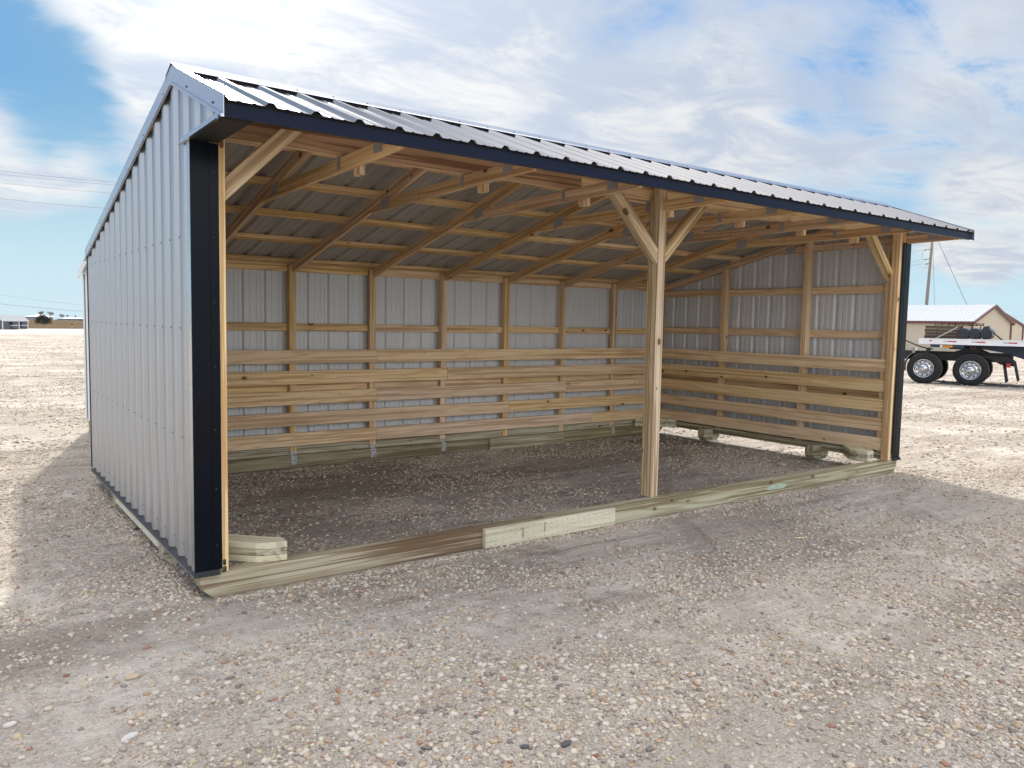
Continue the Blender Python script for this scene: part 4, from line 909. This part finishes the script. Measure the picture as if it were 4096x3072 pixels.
a = pt(264, 1260, 440); b_ = pt(274.5, 1265, 440); MB().add([a, (b_.x, b_.y, a.z), b_, (a.x, a.y, b_.z)]+[Vector(p)+FH*.3 for p in (a, (b_.x, b_.y, a.z), b_, (a.x, a.y, b_.z))], [(0, 1, 2, 3), (4, 7, 6, 5), (0, 4, 5, 1), (3, 2, 6, 7)]).build('sign_panel', 'signblue', sg)
MB().tube([P0-Vector((0, 0, .3)), P0-Vector((0, 0, 4.5))], .15, 6).build('sign_post', 'wire', sg)
mk = empty('marker_post', (15.8, 137, gz(15.8, 137)), 'short white marker post with a black cap in the dry field', 'post')
MB().tube([(15.8, 137, gz(15.8, 137)), (15.8, 137, gz(15.8, 137)+.32)], .04, 8).build('post', 'white', mk); MB().tube([(15.8, 137, gz(15.8, 137)+.30), (15.8, 137, gz(15.8, 137)+.50)], .09, 8).build('cap', 'foam_shade', mk)
# dark juniper bush: many small leaf sprays around short stems
def bush(x, y, w, h, label):
    z0 = gz(x, y); root = empty('juniper_bush', (x, y, z0), label, 'bush'); rb_ = random.Random(3); q = MB(); st = MB()
    for k in range(14):
        a = rb_.uniform(-1, 1)*w*.32; b = rb_.uniform(-.5, .5)*w*.5; st.tube([(x+a*.5, y+b*.5, z0), (x+a, y+b, z0+h*.55)], [.04, .02], 5)
    for k in range(2600):
        # several pointed lobes
        lo = rb_.choice([(0, 1.), (-.25, .82), (.22, .85), (-.38, .62), (.38, .6), (.12, .93), (-.12, .9)])
        t = rb_.random()**.8; rad = (1-t*.85)*w*.20
        aa = rb_.uniform(0, 6.28); rr = rad*rb_.uniform(.5, 1.)
        p = Vector((x, y, z0))+h_*(lo[0]*w+rr*math.cos(aa))+FH*(rr*math.sin(aa)*1.2+rb_.uniform(-.2, .2)*w)+Vector((0, 0, .12+t*h*lo[1]))
        d = Vector((rb_.uniform(-.6, .6), rb_.uniform(-.6, .6), 1)).normalized()*rb_.uniform(.10, .22); s_ = d.orthogonal().normalized()*.04; s_.rotate(Matrix.Rotation(rb_.uniform(0, 6.28), 3, d.normalized()))
        q.add([p-s_, p+s_, p+d], [(0, 1, 2)])
    q.build('foliage', 'juniper', root); st.build('stems', 'bark', root)
bush(15.5, 176.7, 3.0, 1.75, 'dense dark green juniper bush standing in the dry field')
def bare_tree(x, y, h, w, label, seed):
    z0 = gz(x, y); root = empty('bare_tree', (x, y, z0), label, 'tree', 'bare trees on the horizon'); r_ = random.Random(seed); tr_ = MB(); cr = MB()
    def grow(p, d, l, rad, dep):
        q = p+d*l; (tr_ if dep < 2 else cr).tube([p, q], [rad, rad*.65], 5 if dep < 2 else 4, cap=False)
        if dep >= 5: return
        for _ in range(3 if dep < 3 else 2):
            nd = (d+Vector((r_.uniform(-1, 1), r_.uniform(-1, 1), r_.uniform(-.2, .6)))*.62).normalized(); nd.x *= w/h*1.1; nd.y *= w/h*1.1; nd.normalize(); grow(q, nd, l*r_.uniform(.62, .85), max(rad*.62, .05), dep+1)
    for _ in range(2): grow(Vector((x+r_.uniform(-.3, .3), y, z0)), Vector((r_.uniform(-.2, .2), 0, 1)).normalized(), h*.27, .16, 0)
    tr_.build('trunk', 'bark', root); cr.build('crown', 'bark', root)
for x, y, h, w, lb, sd in ((43.9, 452, 4.8, 4.4, 'tallest bare tree, right behind the juniper bush', 1), (38.6, 440, 4.6, 3.6, 'bare tree left of the tallest one above the bush', 2), (47.5, 439, 3.4, 2.9, 'bare tree standing before the long low building', 3), (54.5, 445, 2.6, 1.6, 'small bare tree over the long low roof, left of the last one', 4), (59.5, 455, 2.8, 2.2, 'small bare tree nearest the shelter wall on the horizon', 5)):
    bare_tree(x, y, h, w, lb, sd)

# ------------------------------------------------------------------ light and sky
SAZ, SEL = R(15.2), R(30)            # azimuth measured from +Y towards +X
sd = Vector((math.sin(SAZ)*math.cos(SEL), math.cos(SAZ)*math.cos(SEL), math.sin(SEL)))
sl = bpy.data.lights.new('sun', 'SUN'); sl.energy = SUN_E = 1.75; sl.angle = R(1.2); sl.color = (1, .95, .86)
so = bpy.data.objects.new('sun', sl); C.objects.link(so); so.rotation_euler = (-sd).to_track_quat('-Z', 'Y').to_euler()
w = bpy.data.worlds.new('World'); bpy.context.scene.world = w; w.use_nodes = True; nt = w.node_tree; nt.nodes.clear()
out = N(nt, 'OutputWorld'); sky = N(nt, 'TexSky'); sky.sky_type = 'NISHITA'; sky.sun_disc = False; sky.sun_elevation = SEL; sky.sun_rotation = SAZ; sky.altitude = 100; sky.air_density = 1.; sky.dust_density = .6; sky.ozone_density = 1.
bg = N(nt, 'Background'); bg.inputs[1].default_value = .10
lum = N(nt, 'RGBToBW'); L(nt, sky.outputs[0], lum.inputs[0])     # grades the clear sky: brightness compressed, most of all towards the sun
dv = N(nt, 'VectorMath', operation='SCALE'); L(nt, sky.outputs[0], dv.inputs[0]); L(nt, math_(nt, 'DIVIDE', 1., math_(nt, 'ADD', 1., math_(nt, 'MULTIPLY', lum.outputs[0], .42))), dv.inputs[3])
tn = mix(nt, 1., dv.outputs[0], (.60, .86, 1.08), 'MULTIPLY')
skc = N(nt, 'HueSaturation'); skc.inputs['Saturation'].default_value = 1.3; L(nt, tn, skc.inputs['Color']); tc = N(nt, 'TexCoord'); D = tc.outputs['Generated']; sx = N(nt, 'SeparateXYZ'); L(nt, D, sx.inputs[0])
L(nt, mix(nt, math_(nt, 'MULTIPLY', ramp_f(nt, sx.outputs[2], .26, 0.), .85), skc.outputs[0], (2.1, 2.75, 3.2)), bg.inputs[0])
zz_ = math_(nt, 'ADD', math_(nt, 'MAXIMUM', sx.outputs[2], 0.), .10)
cv = N(nt, 'CombineXYZ'); L(nt, math_(nt, 'DIVIDE', sx.outputs[0], zz_), cv.inputs[0]); L(nt, math_(nt, 'DIVIDE', sx.outputs[1], zz_), cv.inputs[1])
mp = N(nt, 'Mapping'); mp.inputs['Location'].default_value = (1.7, 5.2, 0); mp.inputs['Rotation'].default_value = (0, 0, R(-62)); mp.inputs['Scale'].default_value = (.62, .95, 1); L(nt, cv.outputs[0], mp.inputs['Vector'])
def nz(scale, det, ro, vec, dist=0.):
    n = N(nt, 'TexNoise'); n.inputs['Scale'].default_value = scale; n.inputs['Detail'].default_value = det; n.inputs['Roughness'].default_value = ro; n.inputs['Distortion'].default_value = dist; L(nt, vec, n.inputs['Vector']); return n.outputs[0]
f1 = nz(.9, 9, .60, mp.outputs[0], .6); f2 = nz(3.2, 9, .66, mp.outputs[0], .7)
dens = math_(nt, 'ADD', math_(nt, 'MULTIPLY', f1, .62), math_(nt, 'MULTIPLY', f2, .38))
def blob(px, py, r0, r1, amp):
    global dens
    c = pdir(px, py).normalized()
    dt = N(nt, 'VectorMath', operation='DOT_PRODUCT'); L(nt, D, dt.inputs[0]); dt.inputs[1].default_value = c
    a = ramp_f(nt, dt.outputs['Value'], math.cos(R(r1)), math.cos(R(r0)))
    dens = math_(nt, 'ADD', dens, math_(nt, 'MULTIPLY', a, amp))
BL = ((1300, 150, 3, 19, .20), (500, 60, 2, 9, .16), (60, 620, 1, 5.5, .25), (420, 700, 1, 3.5, .10), (90, 260, 1, 6.5, -.20), (360, 430, 1, 5.5, -.16), (350, 1000, 3, 10, -.14), (3300, 250, 3, 13, .03), (2500, 150, 1, 6, -.05), (4000, 250, 1, 8, .10), (3950, 880, 0, 5, .16), (3800, 1110, 0, 3.5, .12), (3700, 1250, 1, 3, -.15), (2700, 600, 2, 9, .14), (3950, 580, 1, 5, -.02))
for bl in BL: blob(*bl)
hz = ramp_f(nt, sx.outputs[2], .02, .16)
dens = math_(nt, 'ADD', dens, math_(nt, 'MULTIPLY', math_(nt, 'SUBTRACT', hz, 1.), .14))
mask = ramp_f(nt, dens, .38, .62)
sunp = N(nt, 'VectorMath', operation='DOT_PRODUCT'); L(nt, D, sunp.inputs[0]); sunp.inputs[1].default_value = sd
glow = math_(nt, 'POWER', math_(nt, 'MAXIMUM', sunp.outputs['Value'], 0.), 12.)
glow2 = math_(nt, 'POWER', math_(nt, 'MAXIMUM', sunp.outputs['Value'], 0.), 160.)
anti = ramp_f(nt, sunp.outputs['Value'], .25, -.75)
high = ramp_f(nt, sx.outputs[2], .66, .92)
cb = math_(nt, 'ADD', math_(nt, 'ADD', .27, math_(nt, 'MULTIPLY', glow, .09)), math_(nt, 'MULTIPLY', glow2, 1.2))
cb = math_(nt, 'ADD', cb, math_(nt, 'ADD', math_(nt, 'MULTIPLY', anti, 1.05), math_(nt, 'MULTIPLY', high, 1.6)))  # added fill: out-of-view cloud brightened opposite the sun and overhead
shade = mix(nt, ramp_f(nt, math_(nt, 'ADD', math_(nt, 'MULTIPLY', f2, .65), math_(nt, 'MULTIPLY', f1, .35)), .40, .60), (1.04, 1.03, 1.), (.68, .745, .86))
shade = mix(nt, math_(nt, 'MAXIMUM', anti, high), shade, (1.06, .97, .87))   # unseen cloud behind the camera and overhead, tinted warm as added fill light
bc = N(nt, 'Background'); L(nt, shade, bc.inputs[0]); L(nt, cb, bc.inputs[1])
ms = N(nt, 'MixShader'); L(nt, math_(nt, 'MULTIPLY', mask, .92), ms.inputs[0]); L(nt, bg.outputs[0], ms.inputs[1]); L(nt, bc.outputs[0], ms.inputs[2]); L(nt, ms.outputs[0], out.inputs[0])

# ------------------------------------------------------------------ camera
cam = bpy.data.cameras.new('camera'); co = bpy.data.objects.new('camera', cam); C.objects.link(co)
co.matrix_world = Matrix.Translation(CAMP) @ Matrix((RT, UP, -FWD)).transposed().to_4x4()
cam.sensor_width = 36; cam.lens = FPX/4096*36; cam.clip_start = .05; cam.clip_end = 6000
sc = bpy.context.scene; sc.camera = co
sc.view_settings.view_transform = 'Standard'; sc.view_settings.look = 'None'; sc.view_settings.gamma = 1; sc.view_settings.exposure = 1.68
sc.cycles.use_denoising = True; sc.cycles.max_bounces = 7; sc.cycles.diffuse_bounces = 4; sc.cycles.glossy_bounces = 3
